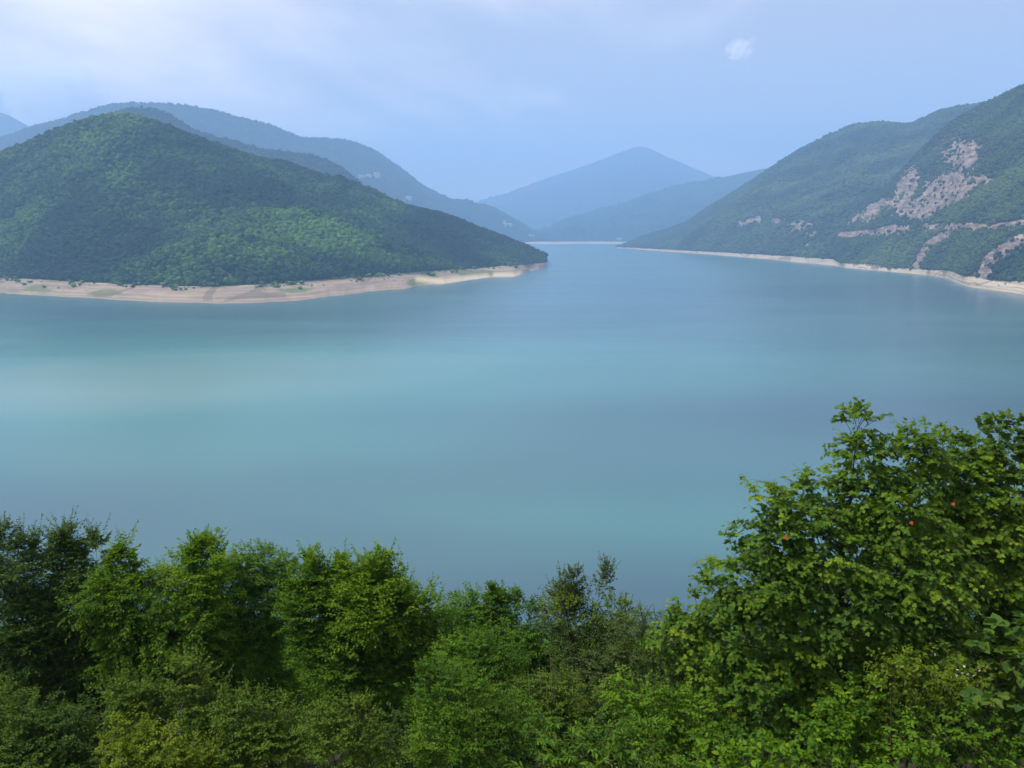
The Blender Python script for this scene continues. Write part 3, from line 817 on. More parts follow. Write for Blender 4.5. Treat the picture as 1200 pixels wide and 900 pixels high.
def mat_leaf(name, dark, mid, light, trans=0.38, rough=0.48):
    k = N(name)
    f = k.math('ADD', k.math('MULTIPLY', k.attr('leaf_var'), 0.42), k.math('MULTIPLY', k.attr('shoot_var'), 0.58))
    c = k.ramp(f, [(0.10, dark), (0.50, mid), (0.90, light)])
    pr = k.bsdf(c, rough + .1, 0.10)
    hs = k.n('ShaderNodeHueSaturation', Hue=0.478, Saturation=1.15, Value=1.7)
    k.t.links.new(c, hs.inputs['Color'])
    tr = k.n('ShaderNodeBsdfTranslucent'); k.t.links.new(hs.outputs[0], tr.inputs['Color'])
    mx = k.n('ShaderNodeMixShader'); mx.inputs[0].default_value = trans
    k.t.links.new(pr, mx.inputs[1]); k.t.links.new(tr.outputs[0], mx.inputs[2])
    return k.surf(mx.outputs[0])
ML = {
    'maple':  mat_leaf('maple_leaf', (.030, .074, .013), (.096, .190, .015), (.230, .310, .020), 0.40),
    'lime':   mat_leaf('lime_leaf', (.034, .085, .020), (.072, .138, .020), (.140, .195, .025)),
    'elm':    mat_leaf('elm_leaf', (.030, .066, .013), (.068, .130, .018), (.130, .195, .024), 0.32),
    'bright': mat_leaf('hornbeam_leaf', (.044, .108, .009), (.112, .225, .011), (.220, .330, .016), 0.44),
    'mid':    mat_leaf('field_maple_leaf', (.034, .088, .011), (.085, .185, .015), (.175, .275, .020), 0.38),
    'olive':  mat_leaf('privet_leaf', (.044, .088, .012), (.092, .160, .016), (.165, .225, .024), 0.34),
    'yellow': mat_leaf('yellowing_leaf', (.060, .115, .012), (.135, .205, .014), (.240, .285, .020), 0.40),
    'grey':   mat_leaf('willow_leaf', (.040, .072, .022), (.085, .130, .032), (.150, .195, .045), 0.3),
    'weed':   mat_leaf('weed_leaf', (.046, .115, .011), (.105, .215, .013), (.200, .300, .020), 0.40),
}
kk = N('orange_red_leaf'); M_RED = kk.surf(kk.bsdf((.40, .06, .02), 0.5, 0.3))
kk = N('white_petals'); M_PETAL = kk.surf(kk.bsdf((.75, .75, .68), 0.6, 0.3))
def mat_bark(name, a, b):
    k = N(name); p = k.pos()
    c = k.ramp(k.noise(k.mapping(p, (14, 14, 4)), 1.0, 5, 0.7), [(0.3, a), (0.7, b)])
    return k.surf(k.bsdf(c, 0.9, 0.15, k.bump(k.noise(p, 40, 4), 0.5, 0.01)))
M_BARK = mat_bark('grey_brown_bark', (.030, .024, .018), (.085, .070, .055))
M_STEM = mat_bark('green_brown_stem', (.045, .045, .022), (.10, .09, .05))
M_DRY = mat_bark('dry_pale_stalk', (.16, .14, .085), (.30, .26, .17))
M_PALEBARK = mat_bark('pale_bare_bark', (.13, .105, .08), (.24, .20, .155))

def unit(a): return a / (np.linalg.norm(a, axis=-1, keepdims=True) + 1e-9)
UP = np.array([0, 0, 1.0])

def place_leaves(tmpl, pos, d, nrm, size):
    """tmpl (k,3) with +y along the leaf; pos,d,nrm (n,3); size (n,)"""
    y = unit(d); x = unit(np.cross(y, nrm)); z = np.cross(x, y)
    M = np.stack([x, y, z], -1)                       # columns
    return np.einsum('nij,kj->nki', M, tmpl) * size[:, None, None] + pos[:, None, :]

def tubes(p0, p1, r0, r1, sides=4, p05=None):
    """straight or once-bent tapered tubes: arrays (n,3)"""
    n = len(p0)
    rings = [p0, p1] if p05 is None else [p0, p05, p1]
    rad = [r0, r1] if p05 is None else [r0, (r0 + r1) / 2, r1]
    ax = unit(p1 - p0); ref = np.where(np.abs(ax[:, 2:3]) > .9, np.array([[1.0, 0, 0]]), UP[None])
    u = unit(np.cross(ax, ref)); w = np.cross(ax, u)
    a = np.arange(sides) / sides * 2 * np.pi
    vs = []
    for c, rr in zip(rings, rad):
        vs.append(c[:, None] + rr[:, None, None] * (np.cos(a)[None, :, None] * u[:, None] + np.sin(a)[None, :, None] * w[:, None]))
    V = np.concatenate(vs, 1)                          # n, rings*sides, 3
    m = len(rings); q = []
    for k in range(m - 1):
        for s in range(sides):
            s2 = (s + 1) % sides
            q.append((k * sides + s, k * sides + s2, (k + 1) * sides + s2, (k + 1) * sides + s))
    Fq = np.array(q)[None] + (np.arange(n) * m * sides)[:, None, None]
    return V.reshape(-1, 3), Fq.reshape(-1, 4)

def path_tube(name, pts, r0, r1, mat, parent, sides=7, seg=9, wob=0.05, seed=0):
    r = np.random.default_rng(seed)
    pts = np.array(pts, float); t = np.linspace(0, 1, seg); tp = np.linspace(0, 1, len(pts))
    c = np.stack([np.interp(t, tp, pts[:, i]) for i in range(3)], -1)
    c[1:-1] += r.normal(size=(seg - 2, 3)) * wob * np.linalg.norm(pts[-1] - pts[0]) * 0.25
    c[1:-1] = (c[:-2] + 2 * c[1:-1] + c[2:]) / 4
    tan = unit(np.gradient(c, axis=0)); ref = np.array([1.0, .2, 0]); u = unit(np.cross(tan, ref)); w = np.cross(tan, u)
    a = np.arange(sides) / sides * 2 * np.pi
    rad = (r0 + (r1 - r0) * t ** .8) * (1 + r.uniform(-.08, .08, seg))
    V = c[:, None] + rad[:, None, None] * (np.cos(a)[None, :, None] * u[:, None] + np.sin(a)[None, :, None] * w[:, None])
    f = [(i * sides + j, i * sides + (j + 1) % sides, (i + 1) * sides + (j + 1) % sides, (i + 1) * sides + j) for i in range(seg - 1) for j in range(sides)]
    o = mesh_obj(name, V.reshape(-1, 3), f, mat, parent, smooth=True)
    return o, c

def shoots_to_leaves(base, dirv, length, droop, nleaf, size, r, flat=0.6, jitter=0.35, s0=0.12, shootvar=None, outv=None):
    """alternate leaves along curved shoots"""
    n = len(base)
    s = (np.arange(nleaf)[None] + r.uniform(.2, .8, (n, nleaf))) / nleaf * (1 - s0) + s0
    P_ = base[:, None] + dirv[:, None] * (s * length[:, None])[..., None] - UP * (droop[:, None] * s ** 2 * length[:, None])[..., None]
    tan = unit(dirv[:, None] - UP * (2 * droop[:, None] * s)[..., None])
    side = unit(np.cross(tan, UP) + 1e-4)
    sign = np.where(np.arange(nleaf)[None] % 2 == 0, 1.0, -1.0)[..., None]
    d = unit(tan * 0.65 + side * sign * (0.95 - 0.75 * s[..., None] ** 3) + r.normal(size=P_.shape) * jitter * 0.6 - UP * 0.18)
    o_ = outv[:, None] * np.array([1, 1, .3]) * (.4 if size > .1 else 1) if outv is not None else 0
    nr = unit(UP * (0.25 + .7 * flat) + o_ * .75 + r.normal(size=P_.shape) * jitter)
    sz = size * (1 - 0.35 * s) * r.uniform(.72, 1.2, s.shape)
    sv = np.repeat((r.random(n) if shootvar is None else shootvar)[:, None], nleaf, 1)
    return P_.reshape(-1, 3), d.reshape(-1, 3), nr.reshape(-1, 3), sz.reshape(-1), sv.reshape(-1)

def plant(name, label, cat, D, root_px, lobes, leaf, mat, size, seed, dens=26, slen=0.55, nleaf=9, upb=0.35, droop=0.25, nsub=2, subn=5, whips=0, whip_len=0.6,
          group=None, woody='tree', bark=None, singles=0, flat=0.6, jitter=0.35, top_light=0.22, depth=0.85, extra=None, inner=0.2, root_dy=0.0, clump=2.2, gapiness=0.36, plumes=0, plume_h=.42):
    """lobes: (px, py, rx_px, ry_px, dD) parts of the crown outline, at their own depth"""
    r = np.random.default_rng(seed)
    bark = bark or M_BARK
    rx_, _, _ = ray(root_px, 600.0)
    bx, by = float(rx_) * D, D + root_dy
    root = np.array([bx, by, float(ground_z(np.array(bx), np.array(by)))])
    e = empty(name, root, label, cat, group)
    cs, rs = [], []
    for (px, py, rx, ry, dD) in lobes:
        d_ = D + dD; c = P(px, py, d_); sc = d_ / F * 1.04
        cs.append(c); rs.append(np.array([rx * sc, (rx + ry) * .5 * sc * depth, ry * sc]))
    for q in range(plumes):      # narrow upright leaders standing out of the crown
        tz = np.array([c[2] + .8 * a[2] for c, a in zip(cs[:len(lobes)], rs[:len(lobes)])]); w = np.exp((tz - tz.max()) * 1.6)
        i = r.choice(len(lobes), p=w / w.sum()); sx = r.uniform(-.85, .85)
        h = plume_h * r.uniform(.55, 1.25)
        cs.append(cs[i] + np.array([sx * rs[i][0], r.uniform(-.5, .5) * rs[i][1], rs[i][2] * math.sqrt(1 - sx * sx) * .92 + h * .25]) + np.array([sx * .12, 0, 0]))
        rs.append(np.array([h * .32, h * .32, h]))
    cs, rs = np.array(cs), np.array(rs)
    upv = np.concatenate([np.full(len(lobes), upb), np.full(plumes, 1.1)])
    loc = lambda a: a - root
    # wood
    limb_ends = []
    order = np.argsort(-rs.prod(1))
    if woody == 'tree':
        top = cs[np.argmax(cs[:len(lobes), 2])]
        tr, c = path_tube('trunk', [loc(root - UP * .2), loc(root + (top - root) * .35), loc(top - UP * rs[np.argmax(cs[:len(lobes), 2])][2] * .3)], 0.05 + 0.016 * (top[2] - root[2]), 0.012, bark, e, seed=seed, wob=.12)
        for i in range(len(lobes)):
            k = int(np.clip(np.searchsorted(c[:, 2], (cs[i][2] - root[2]) * 0.62), 1, len(c) - 2))
            path_tube('limb', [c[k], (c[k] + loc(cs[i])) / 2 + np.array([0, 0, .12]), loc(cs[i])], 0.022, 0.006, bark, e, sides=5, seg=6, seed=seed + i, wob=.1)
    else:
        for i in range(len(lobes)):
            off = np.array([r.uniform(-.15, .15), r.uniform(-.1, .1), -.1])
            path_tube('stem', [off, off * .5 + loc(cs[i]) * .5 + np.array([0, 0, .1]), loc(cs[i] + UP * rs[i][2] * .4)], 0.018, 0.005, bark, e, sides=5, seg=6, seed=seed + i, wob=.1)
    # shoots
    B, Dv, Ln, Dr, own = [], [], [], [], []
    for i in range(len(cs)):
        A_ = 4 * np.pi * (np.prod(rs[i]) ** (1 / 3)) ** 2
        n = int(max(8, dens * DENS * A_ * (1.75 if leaf in ('small', 'oval') else 1.0)))
        d = unit(r.normal(size=(n, 3))); d[:, 1] = np.where(r.random(n) < .35, -np.abs(d[:, 1]), d[:, 1])
        rad = inner + (0.98 - inner) * r.random(n) ** .6
        lump = 0.85 + 0.3 * vnoise(d[:, 0] * 2.2 + i * 7.3, d[:, 2] * 2.2 + d[:, 1] * 1.7, seed)
        b = cs[i] + d * rs[i] * (rad * lump)[:, None]
        fq = clump / max(size, .06) * .12
        gap = vnoise(b[:, 0] * fq + 3.1 * i, b[:, 2] * fq * 1.7 + b[:, 1] * fq * .6, seed + 5)
        kp = gap > r.uniform(gapiness - .16, gapiness + .16, n)
        b, d = b[kp], d[kp]; n = len(b)
        B.append(b); Dv.append(unit(d * 0.75 + UP * upv[i] * (1 + .5 * np.clip(d[:, 2:3] + .2, 0, 1)) + r.normal(size=(n, 3)) * .35))
        sl_ = slen if i < len(lobes) else min(slen, .32)
        Ln.append(sl_ * r.uniform(.55, 1.2, n)); Dr.append(droop * r.uniform(.3, 1.4, n) * (1 if i < len(lobes) else .3)); own.append(np.full(n, i))
    B, Dv, Ln, Dr, own = np.vstack(B), np.vstack(Dv), np.concatenate(Ln), np.concatenate(Dr), np.concatenate(own)
    # keep above the ground
    ok = B[:, 2] > ground_z(B[:, 0], B[:, 1]) + 0.05
    B, Dv, Ln, Dr, own = B[ok], Dv[ok], Ln[ok], Dr[ok], own[ok]
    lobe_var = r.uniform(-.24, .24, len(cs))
    # outer shoots painted paler and inner ones darker, as light would fall
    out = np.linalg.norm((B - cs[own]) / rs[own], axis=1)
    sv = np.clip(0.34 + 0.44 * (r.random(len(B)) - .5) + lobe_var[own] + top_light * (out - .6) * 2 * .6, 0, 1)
    ov = unit((B - cs[own]) / rs[own])
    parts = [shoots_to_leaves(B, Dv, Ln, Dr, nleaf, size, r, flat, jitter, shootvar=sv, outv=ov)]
    tw = [(B - Dv * 0.12 * Ln[:, None], B + Dv * Ln[:, None] - UP * (Dr * Ln)[:, None], 0.0045, 0.0015, B + Dv * (Ln * .5)[:, None] - UP * (Dr * .25 * Ln)[:, None] if size > .1 else None)]
    for q in range(nsub):
        s = r.uniform(.2, .75, len(B))
        pb = B + Dv * (s * Ln)[:, None] - UP * (Dr * s * s * Ln)[:, None]
        tan = unit(Dv - UP * (2 * Dr * s)[:, None]); side = unit(np.cross(tan, UP) + 1e-4) * (1 if q % 2 else -1)
        dd = unit(tan * .6 + side * .8 + r.normal(size=B.shape) * .12)
        L2 = Ln * r.uniform(.35, .6, len(B))
        parts.append(shoots_to_leaves(pb, dd, L2, Dr * .8, subn, size * .9, r, flat, jitter, shootvar=np.clip(sv + r.uniform(-.08, .08, len(B)), 0, 1), outv=ov))
        if size > .1: tw.append((pb, pb + dd * L2[:, None], 0.003, 0.001, None))
    if whips:
        whips = int(whips * (4.0 if size < .11 else 1.5))
        topz = np.array([(c[2] + rr[2]) for c, rr in zip(cs, rs)]); wts = unit(np.exp((topz - topz.max()) * .8)[None])[0]
        pick = r.choice(len(cs), whips, p=wts / wts.sum())
        d = unit(r.normal(size=(whips, 3)) * np.array([1.0, .6, .25]) + UP * .8)
        wb = cs[pick] + d * rs[pick] * .8
        wd = unit(d * .6 + UP * .75 + r.normal(size=(whips, 3)) * .16); wl = whip_len * r.uniform(.5, 1.25, whips)
        parts.append(shoots_to_leaves(wb, wd, wl, np.full(whips, .08), nleaf + 3, size * .85, r, flat * .4, jitter * 1.2, shootvar=np.clip(.55 + .3 * (r.random(whips) - .5), 0, 1)))
        tw.append((wb - wd * .2, wb + wd * wl[:, None], 0.005, 0.0015, None))
    Pp, Dd, Nn, Sz, Sv = [np.concatenate([q[i] for q in parts]) for i in range(5)]
    if extra is not None: Pp, Dd, Nn, Sz, Sv = extra(Pp, Dd, Nn, Sz, Sv, r)
    g_ok = Pp[:, 2] > ground_z(Pp[:, 0], Pp[:, 1]) + .01
    Pp, Dd, Nn, Sz, Sv = Pp[g_ok], Dd[g_ok], Nn[g_ok], Sz[g_ok], Sv[g_ok]
    lv = r.random(len(Pp))
    tv, tf = LEAF[leaf]
    Sz = Sz * (1.12 if leaf in ('small', 'oval') else 1.0)
    if singles:
        # the leaves that show largest are leaves of their own
        qx, qy = proj(Pp); inside = (qx > 5) & (qx < 1195) & (qy > 5) & (qy < 895)
        key = np.linalg.norm(Pp - np.array([0, 0, CAM_Z]), axis=1) / Sz + (~inside) * 1e6
        sel = np.argsort(key)[:singles]
        rest = np.ones(len(Pp), bool); rest[sel] = False
        variants = []
        for q in range(15):
            me = mesh_obj('leaf', tv * np.array([1, 1, r.uniform(.5, 1.8)]), tf, mat, link=False,
                          attrs={'leaf_var': np.full(len(tv), (q % 5) / 4 * .9 + .05), 'shoot_var': np.full(len(tv), .25 + .2 * (q // 5))})
            variants.append(me)
        for i in sel:
            y = unit(Dd[i]); x = unit(np.cross(y, Nn[i])); z = np.cross(x, y)
            lf = bpy.data.objects.new('leaf', variants[int(r.integers(15))].data)
            COL.objects.link(lf); lf.parent = e
            from mathutils import Matrix
            Mx = Matrix([[x[0], y[0], z[0]], [x[1], y[1], z[1]], [x[2], y[2], z[2]]]).to_4x4()
            lf.matrix_local = Matrix.Translation(Vector(Pp[i] - root)) @ Mx @ Matrix.Scale(float(Sz[i]), 4)
        for v in variants: bpy.data.objects.remove(v)
        Pp, Dd, Nn, Sz, Sv, lv = Pp[rest], Dd[rest], Nn[rest], Sz[rest], Sv[rest], lv[rest]
    V = place_leaves(tv, Pp - root, Dd, Nn, Sz)
    kq = len(tv); Fq = tf[None] + (np.arange(len(Pp)) * kq)[:, None, None]
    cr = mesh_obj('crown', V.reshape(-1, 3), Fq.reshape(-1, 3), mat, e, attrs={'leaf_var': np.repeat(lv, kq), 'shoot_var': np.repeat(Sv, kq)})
    cr['kind'] = 'stuff'
    tv_, tf_ = [], []; off = 0
    for (a, b, r0, r1, mid) in tw:
        v, f = tubes(a - root, b - root, np.full(len(a), r0), np.full(len(a), r1), 3, None if mid is None else mid - root)
        tv_.append(v); tf_.append(f + off); off += len(v)
    twg = mesh_obj('twigs', np.vstack(tv_), np.vstack(tf_), bark, cr); twg['kind'] = 'stuff'
    return e, dict(P=Pp, root=root, n=len(Pp))

slope_wood()

# ------------------------------------------------------------------ back row of trees along the slope, left to right
TOT = 0
DENS = 1.15
def T(*a, **k):
    global TOT
    e, d = plant(*a, **k); TOT += d['n']; return e, d

GL = 'young trees along the slope below the viewpoint'
ROW = dict(cat='tree', group=GL, woody='tree')
T('elm_tree', 'dark small leaved tree with feathery tips at the left frame edge', D=17.5, root_px=-10, leaf='small', mat=ML['elm'], size=.085, seed=1,
  lobes=[(-30, 690, 55, 50, 0), (15, 665, 28, 34, -.4), (40, 672, 18, 26, -.3), (20, 740, 55, 55, -.6), (-10, 810, 60, 60, -.3), (55, 745, 35, 60, 0), (65, 820, 45, 55, -.2)], whips=12, plumes=7, dens=30, upb=.5, **ROW)
T('elm_tree', 'dark feathery tree with two tall plumes, second from the left edge', D=17.8, root_px=95, leaf='small', mat=ML['elm'], size=.085, seed=2,
  lobes=[(80, 672, 20, 30, 0), (112, 668, 18, 30, 0), (95, 705, 45, 42, -.3), (92, 770, 50, 55, -.4), (75, 840, 50, 50, -.3), (120, 800, 40, 60, 0)], whips=12, whip_len=.6, plumes=8, plume_h=.5, dens=30, upb=.55, **ROW)
T('hornbeam_tree', 'bright green tree with a low notched top, right of the twin plumed dark tree', D=17.0, root_px=150, leaf='small', mat=ML['bright'], size=.105, seed=3,
  lobes=[(150, 676, 15, 24, 0), (128, 688, 14, 14, -.3), (118, 702, 34, 18, -.5), (176, 690, 20, 16, -.1), (160, 710, 42, 26, -.4), (165, 755, 48, 30, -.4), (205, 745, 34, 34, -.5), (180, 795, 44, 30, -.3), (140, 765, 34, 40, 0), (200, 810, 50, 30, 0)], whips=6, plumes=5, plume_h=.34, upb=.2, droop=.4, dens=27, **ROW)
T('hornbeam_tree', 'bright green tree with two whippy tips, left of the rounded olive tree', D=18.0, root_px=235, leaf='small', mat=ML['bright'], size=.09, seed=4,
  lobes=[(212, 674, 16, 24, 0), (243, 672, 20, 24, 0), (225, 690, 50, 32, -.2), (240, 735, 52, 40, -.3), (265, 775, 45, 40, -.2), (220, 790, 45, 40, .2)], whips=8, whip_len=.5, plumes=8, plume_h=.46, upb=.4, droop=.3, dens=27, **ROW)
T('privet_tree', 'rounded dense green crown between two brighter trees', D=19.0, root_px=300, leaf='small', mat=ML['mid'], size=.08, seed=5,
  lobes=[(300, 668, 38, 27, 0), (330, 672, 24, 22, 0), (275, 690, 30, 32, 0), (310, 715, 50, 40, -.3), (300, 770, 50, 45, -.2), (325, 800, 45, 45, 0)], whips=5, whip_len=.35, upb=.2, droop=.2, dens=36, slen=.42, **ROW)
T('hornbeam_tree', 'tallest bright green tree, broad fan of pointed shoots leaning over the water', D=17.5, root_px=425, leaf='small', mat=ML['bright'], size=.105, seed=6,
  lobes=[(380, 694, 22, 26, 0), (410, 690, 20, 26, -.2), (447, 698, 22, 26, -.2), (375, 715, 40, 40, -.3), (430, 715, 52, 46, -.5), (480, 716, 32, 28, -.1), (508, 718, 20, 14, 0), (480, 750, 40, 40, 0), (400, 770, 55, 50, -.4),
         (455, 790, 55, 50, -.2), (380, 830, 50, 45, -.1), (440, 850, 50, 40, 0)], whips=20, whip_len=.5, plumes=18, plume_h=.5, upb=.65, droop=.12, dens=27, **ROW)
T('field_maple_tree', 'small rounded green tree right of the tallest bright tree', D=18.5, root_px=560, leaf='oval', mat=ML['mid'], size=.09, seed=7,
  lobes=[(560, 715, 28, 20, 0), (535, 735, 30, 26, -.2), (570, 750, 36, 34, -.2), (545, 790, 42, 42, -.1)], whips=6, whip_len=.35, upb=.25, dens=28, **ROW)
T('field_maple_tree', 'dark green tree with three short spikes beside the water gap', D=18.2, root_px=610, leaf='small', mat=ML['mid'], size=.085, seed=8,
  lobes=[(588, 722, 15, 20, 0), (622, 722, 16, 24, 0), (605, 750, 34, 30, -.2), (610, 795, 45, 40, -.2), (640, 770, 30, 40, 0)], whips=6, whip_len=.4, plumes=5, plume_h=.4, upb=.6, dens=28, **ROW)
T('buckthorn_tree', 'thin grey green tree with an open pale tip above the dip', D=17.0, root_px=690, leaf='small', mat=ML['grey'], size=.075, seed=9,
  lobes=[(660, 708, 17, 20, 0), (695, 700, 17, 20, 0), (665, 730, 28, 24, 0), (690, 760, 45, 34, -.2), (690, 800, 45, 34, 0)], whips=12, whip_len=.4, plumes=5, plume_h=.4, upb=.8, droop=.05, dens=24, **ROW)
T('spindle_tree', 'yellowing bushy top beside the thin pale tipped tree', D=16.6, root_px=735, leaf='small', mat=ML['yellow'], size=.07, seed=10,
  lobes=[(718, 716, 20, 16, 0), (738, 722, 17, 14, 0), (663, 713, 16, 10, -.4), (735, 740, 24, 16, .2)], whips=7, whip_len=.3, upb=.4, dens=22, slen=.35, **ROW)
T('buckthorn_tree', 'grey green twiggy thicket left of the big maple', D=15.5, root_px=790, leaf='small', mat=ML['grey'], size=.06, seed=11,
  lobes=[(775, 745, 34, 24, 0), (745, 760, 36, 26, .2), (805, 765, 38, 32, 0), (770, 795, 50, 36, -.2), (825, 805, 36, 34, 0), (720, 790, 40, 34, .2)], whips=14, whip_len=.4, upb=.4, dens=30, slen=.4, **ROW)

# ------------------------------------------------------------------ the big maple and its neighbours on the right
e, d = T('maple_tree', 'large maple with lobed leaves rising highest on the right', cat='tree', D=12.3, root_px=1010, leaf='maple', mat=ML['maple'], size=.108, seed=21,
  lobes=[(1005, 500, 17, 18, 0), (1012, 540, 28, 26, 0), (1010, 590, 40, 34, 0), (1060, 545, 32, 34, .2), (1085, 530, 22, 26, .3), (900, 590, 22, 18, -.2), (945, 585, 26, 18, 0), (905, 625, 40, 26, -.3), (950, 625, 45, 28, -.3),
         (870, 680, 32, 26, -.3), (920, 690, 55, 34, -.6), (990, 660, 52, 34, -.6), (1060, 610, 52, 38, -.4), (1080, 670, 55, 40, -.7), (1015, 715, 60, 36, -.9), (930, 745, 52, 34, -.7), (860, 735, 36, 32, -.3),
         (1070, 740, 55, 34, -.8), (900, 800, 52, 34, -.7), (980, 790, 52, 36, -.7), (845, 790, 32, 32, -.3), (930, 850, 50, 28, -.5), (818, 722, 26, 20, .1), (795, 745, 26, 20, .1), (835, 700, 22, 18, 0)],
  whips=10, whip_len=.35, dens=36, clump=2.4, gapiness=.37, slen=.5, nleaf=6, nsub=2, subn=4, upb=.15, droop=.42, singles=300, flat=.9, jitter=.42, depth=.75, inner=.2, top_light=.45)
MAPLE = e
# a few leaves already turned orange
for (px, py) in [(919, 628), (1067, 611), (1116, 589)]:
    c = P(px, py, 11.0)
    tv, tf = LEAF['maple']
    V = place_leaves(tv, np.zeros((1, 3)), np.array([[.3, -.4, -.6]]), np.array([[.1, -.8, .5]]), np.array([.062]))[0]
    lf = mesh_obj('leaf', V, tf, M_RED, MAPLE); lf.location = c - np.array(MAPLE.location)
    lf['label'] = 'orange red leaf turned early'
T('maple_tree', 'yellow green maple crown filling the right frame edge', cat='tree', D=12.8, root_px=1165, leaf='maple', mat=ML['maple'], size=.108, seed=22,
  lobes=[(1120, 555, 30, 34, .2), (1150, 590, 45, 40, 0), (1200, 580, 45, 45, .2), (1130, 640, 45, 36, -.3), (1185, 660, 50, 40, -.3), (1145, 710, 50, 34, -.5), (1200, 730, 45, 40, -.2), (1240, 650, 50, 60, .2), (1115, 590, 25, 25, -.1)],
  dens=36, clump=2.4, gapiness=.37, slen=.5, nleaf=6, nsub=2, subn=4, upb=.15, droop=.4, singles=160, flat=.9, jitter=.42, depth=.75, inner=.2, top_light=.5)
T('elm_tree', 'dark dense tree standing behind the big maple', cat='tree', D=14.8, root_px=1050, leaf='oval', mat=ML['elm'], size=.11, seed=24,
  lobes=[(950, 700, 60, 50, 0), (1045, 650, 70, 60, 0), (1130, 640, 60, 60, 0), (1000, 760, 80, 50, 0), (1100, 750, 80, 50, 0), (1190, 680, 60, 70, 0), (890, 760, 45, 40, 0), (1200, 780, 60, 60, 0)], dens=12, slen=.6, gapiness=.25)
T('lime_tree', 'tree with round heart shaped leaves at the upper right corner of foliage', cat='tree', D=13.2, root_px=1190, leaf='heart', mat=ML['lime'], size=.125, seed=23,
  lobes=[(1118, 520, 13, 10, 0), (1135, 532, 22, 16, 0), (1165, 518, 24, 22, 0), (1195, 506, 24, 26, 0), (1190, 535, 38, 30, 0), (1235, 500, 34, 40, .1), (1150, 545, 30, 20, .1)],
  whips=8, whip_len=.28, dens=14, slen=.42, nleaf=6, nsub=1, subn=4, upb=.35, droop=.25, singles=140, flat=.7, jitter=.5, depth=.8)

# ------------------------------------------------------------------ front shrubs and weeds
GS = 'shrubs at the foot of the viewpoint'
SH = dict(cat='shrub', group=GS, woody='shrub', bark=M_STEM)
T('shrub', 'dark green shrub in the bottom left corner', D=12.5, root_px=30, leaf='small', mat=ML['elm'], size=.07, seed=31, lobes=[(0, 850, 60, 45, 0), (70, 860, 55, 38, 0), (20, 900, 70, 40, -.4), (110, 885, 40, 34, 0)], whips=8, whip_len=.35, dens=36, slen=.38, **SH)
T('shrub', 'olive yellow shrub with pale bare forked stems showing through', D=10.6, root_px=215, leaf='oval', mat=ML['yellow'], size=.055, seed=32,
  lobes=[(150, 860, 26, 18, 0), (190, 880, 45, 26, -.2), (165, 885, 34, 24, -.2), (225, 890, 40, 24, -.1)], whips=6, whip_len=.25, dens=46, slen=.30, **SH)
T('shrub', 'dull olive shrub with grey tipped sprigs in the lower left', D=11.4, root_px=210, leaf='oval', mat=ML['olive'], size=.06, seed=33,
  lobes=[(150, 818, 28, 24, 0), (185, 825, 24, 24, .1), (222, 800, 22, 22, 0), (240, 825, 34, 24, 0), (180, 850, 34, 18, .2), (260, 850, 40, 26, 0)], whips=20, whip_len=.42, upb=.6, dens=36, slen=.34, **SH)
T('shrub', 'grey olive shrub with many small sprigs, right of the yellow shrub', D=11.0, root_px=300, leaf='oval', mat=ML['olive'], size=.055, seed=34,
  lobes=[(285, 835, 30, 22, 0), (320, 840, 30, 24, 0), (340, 870, 40, 30, -.1), (290, 880, 40, 28, -.2), (260, 890, 30, 24, -.3)], whips=14, whip_len=.35, upb=.5, dens=38, slen=.32, **SH)
T('shrub', 'brownish olive shrub low in the frame left of centre', D=10.4, root_px=405, leaf='oval', mat=ML['olive'], size=.05, seed=35,
  lobes=[(380, 850, 28, 24, 0), (415, 845, 26, 22, 0), (400, 880, 50, 30, -.2), (440, 875, 26, 26, 0)], whips=14, whip_len=.35, upb=.6, dens=40, slen=.30, **SH)
T('shrub', 'mid green fine leaved shrub at bottom centre', D=11.2, root_px=545, leaf='small', mat=ML['mid'], size=.055, seed=36,
  lobes=[(515, 800, 26, 26, .2), (545, 820, 34, 30, 0), (515, 850, 34, 30, 0), (560, 870, 45, 30, -.2), (600, 845, 34, 30, 0), (520, 890, 40, 26, -.2)], whips=16, whip_len=.4, upb=.5, dens=40, slen=.32, **SH)
T('shrub', 'green shrub climbing behind the bottom centre shrub', D=13.5, root_px=570, leaf='small', mat=ML['mid'], size=.065, seed=37,
  lobes=[(545, 770, 30, 28, 0), (580, 765, 34, 28, 0), (565, 800, 45, 30, -.2), (600, 805, 34, 28, 0)], whips=10, whip_len=.35, dens=36, slen=.36, **SH)
T('shrub', 'yellow brown weedy shrub around the dry stalks', D=12.6, root_px=645, leaf='oval', mat=ML['olive'], size=.055, seed=38,
  lobes=[(620, 815, 28, 20, 0), (655, 815, 30, 22, 0), (640, 840, 40, 26, -.2), (680, 830, 34, 26, 0)], whips=14, whip_len=.35, upb=.6, dens=36, slen=.32, **SH)
T('shrub', 'shrub with long narrow drooping leaves at the bottom right of centre', D=10.3, root_px=690, leaf='lance', mat=ML['mid'], size=.15, seed=39,
  lobes=[(650, 860, 36, 26, 0), (700, 845, 40, 28, 0), (690, 885, 55, 26, -.2), (745, 870, 36, 28, 0), (640, 895, 34, 20, 0)], dens=15, slen=.32, nleaf=8, nsub=1, subn=5, upb=.5, droop=.35, jitter=.5, singles=60, **SH)
T('shrub', 'pale green bushy shrub between the narrow leaved shrub and the maple', D=11.4, root_px=770, leaf='oval', mat=ML['weed'], size=.075, seed=40,
  lobes=[(740, 815, 30, 24, 0), (780, 830, 36, 26, 0), (770, 862, 40, 28, -.2), (812, 850, 34, 28, -.2)], dens=22, slen=.34, whips=8, whip_len=.3, **SH)
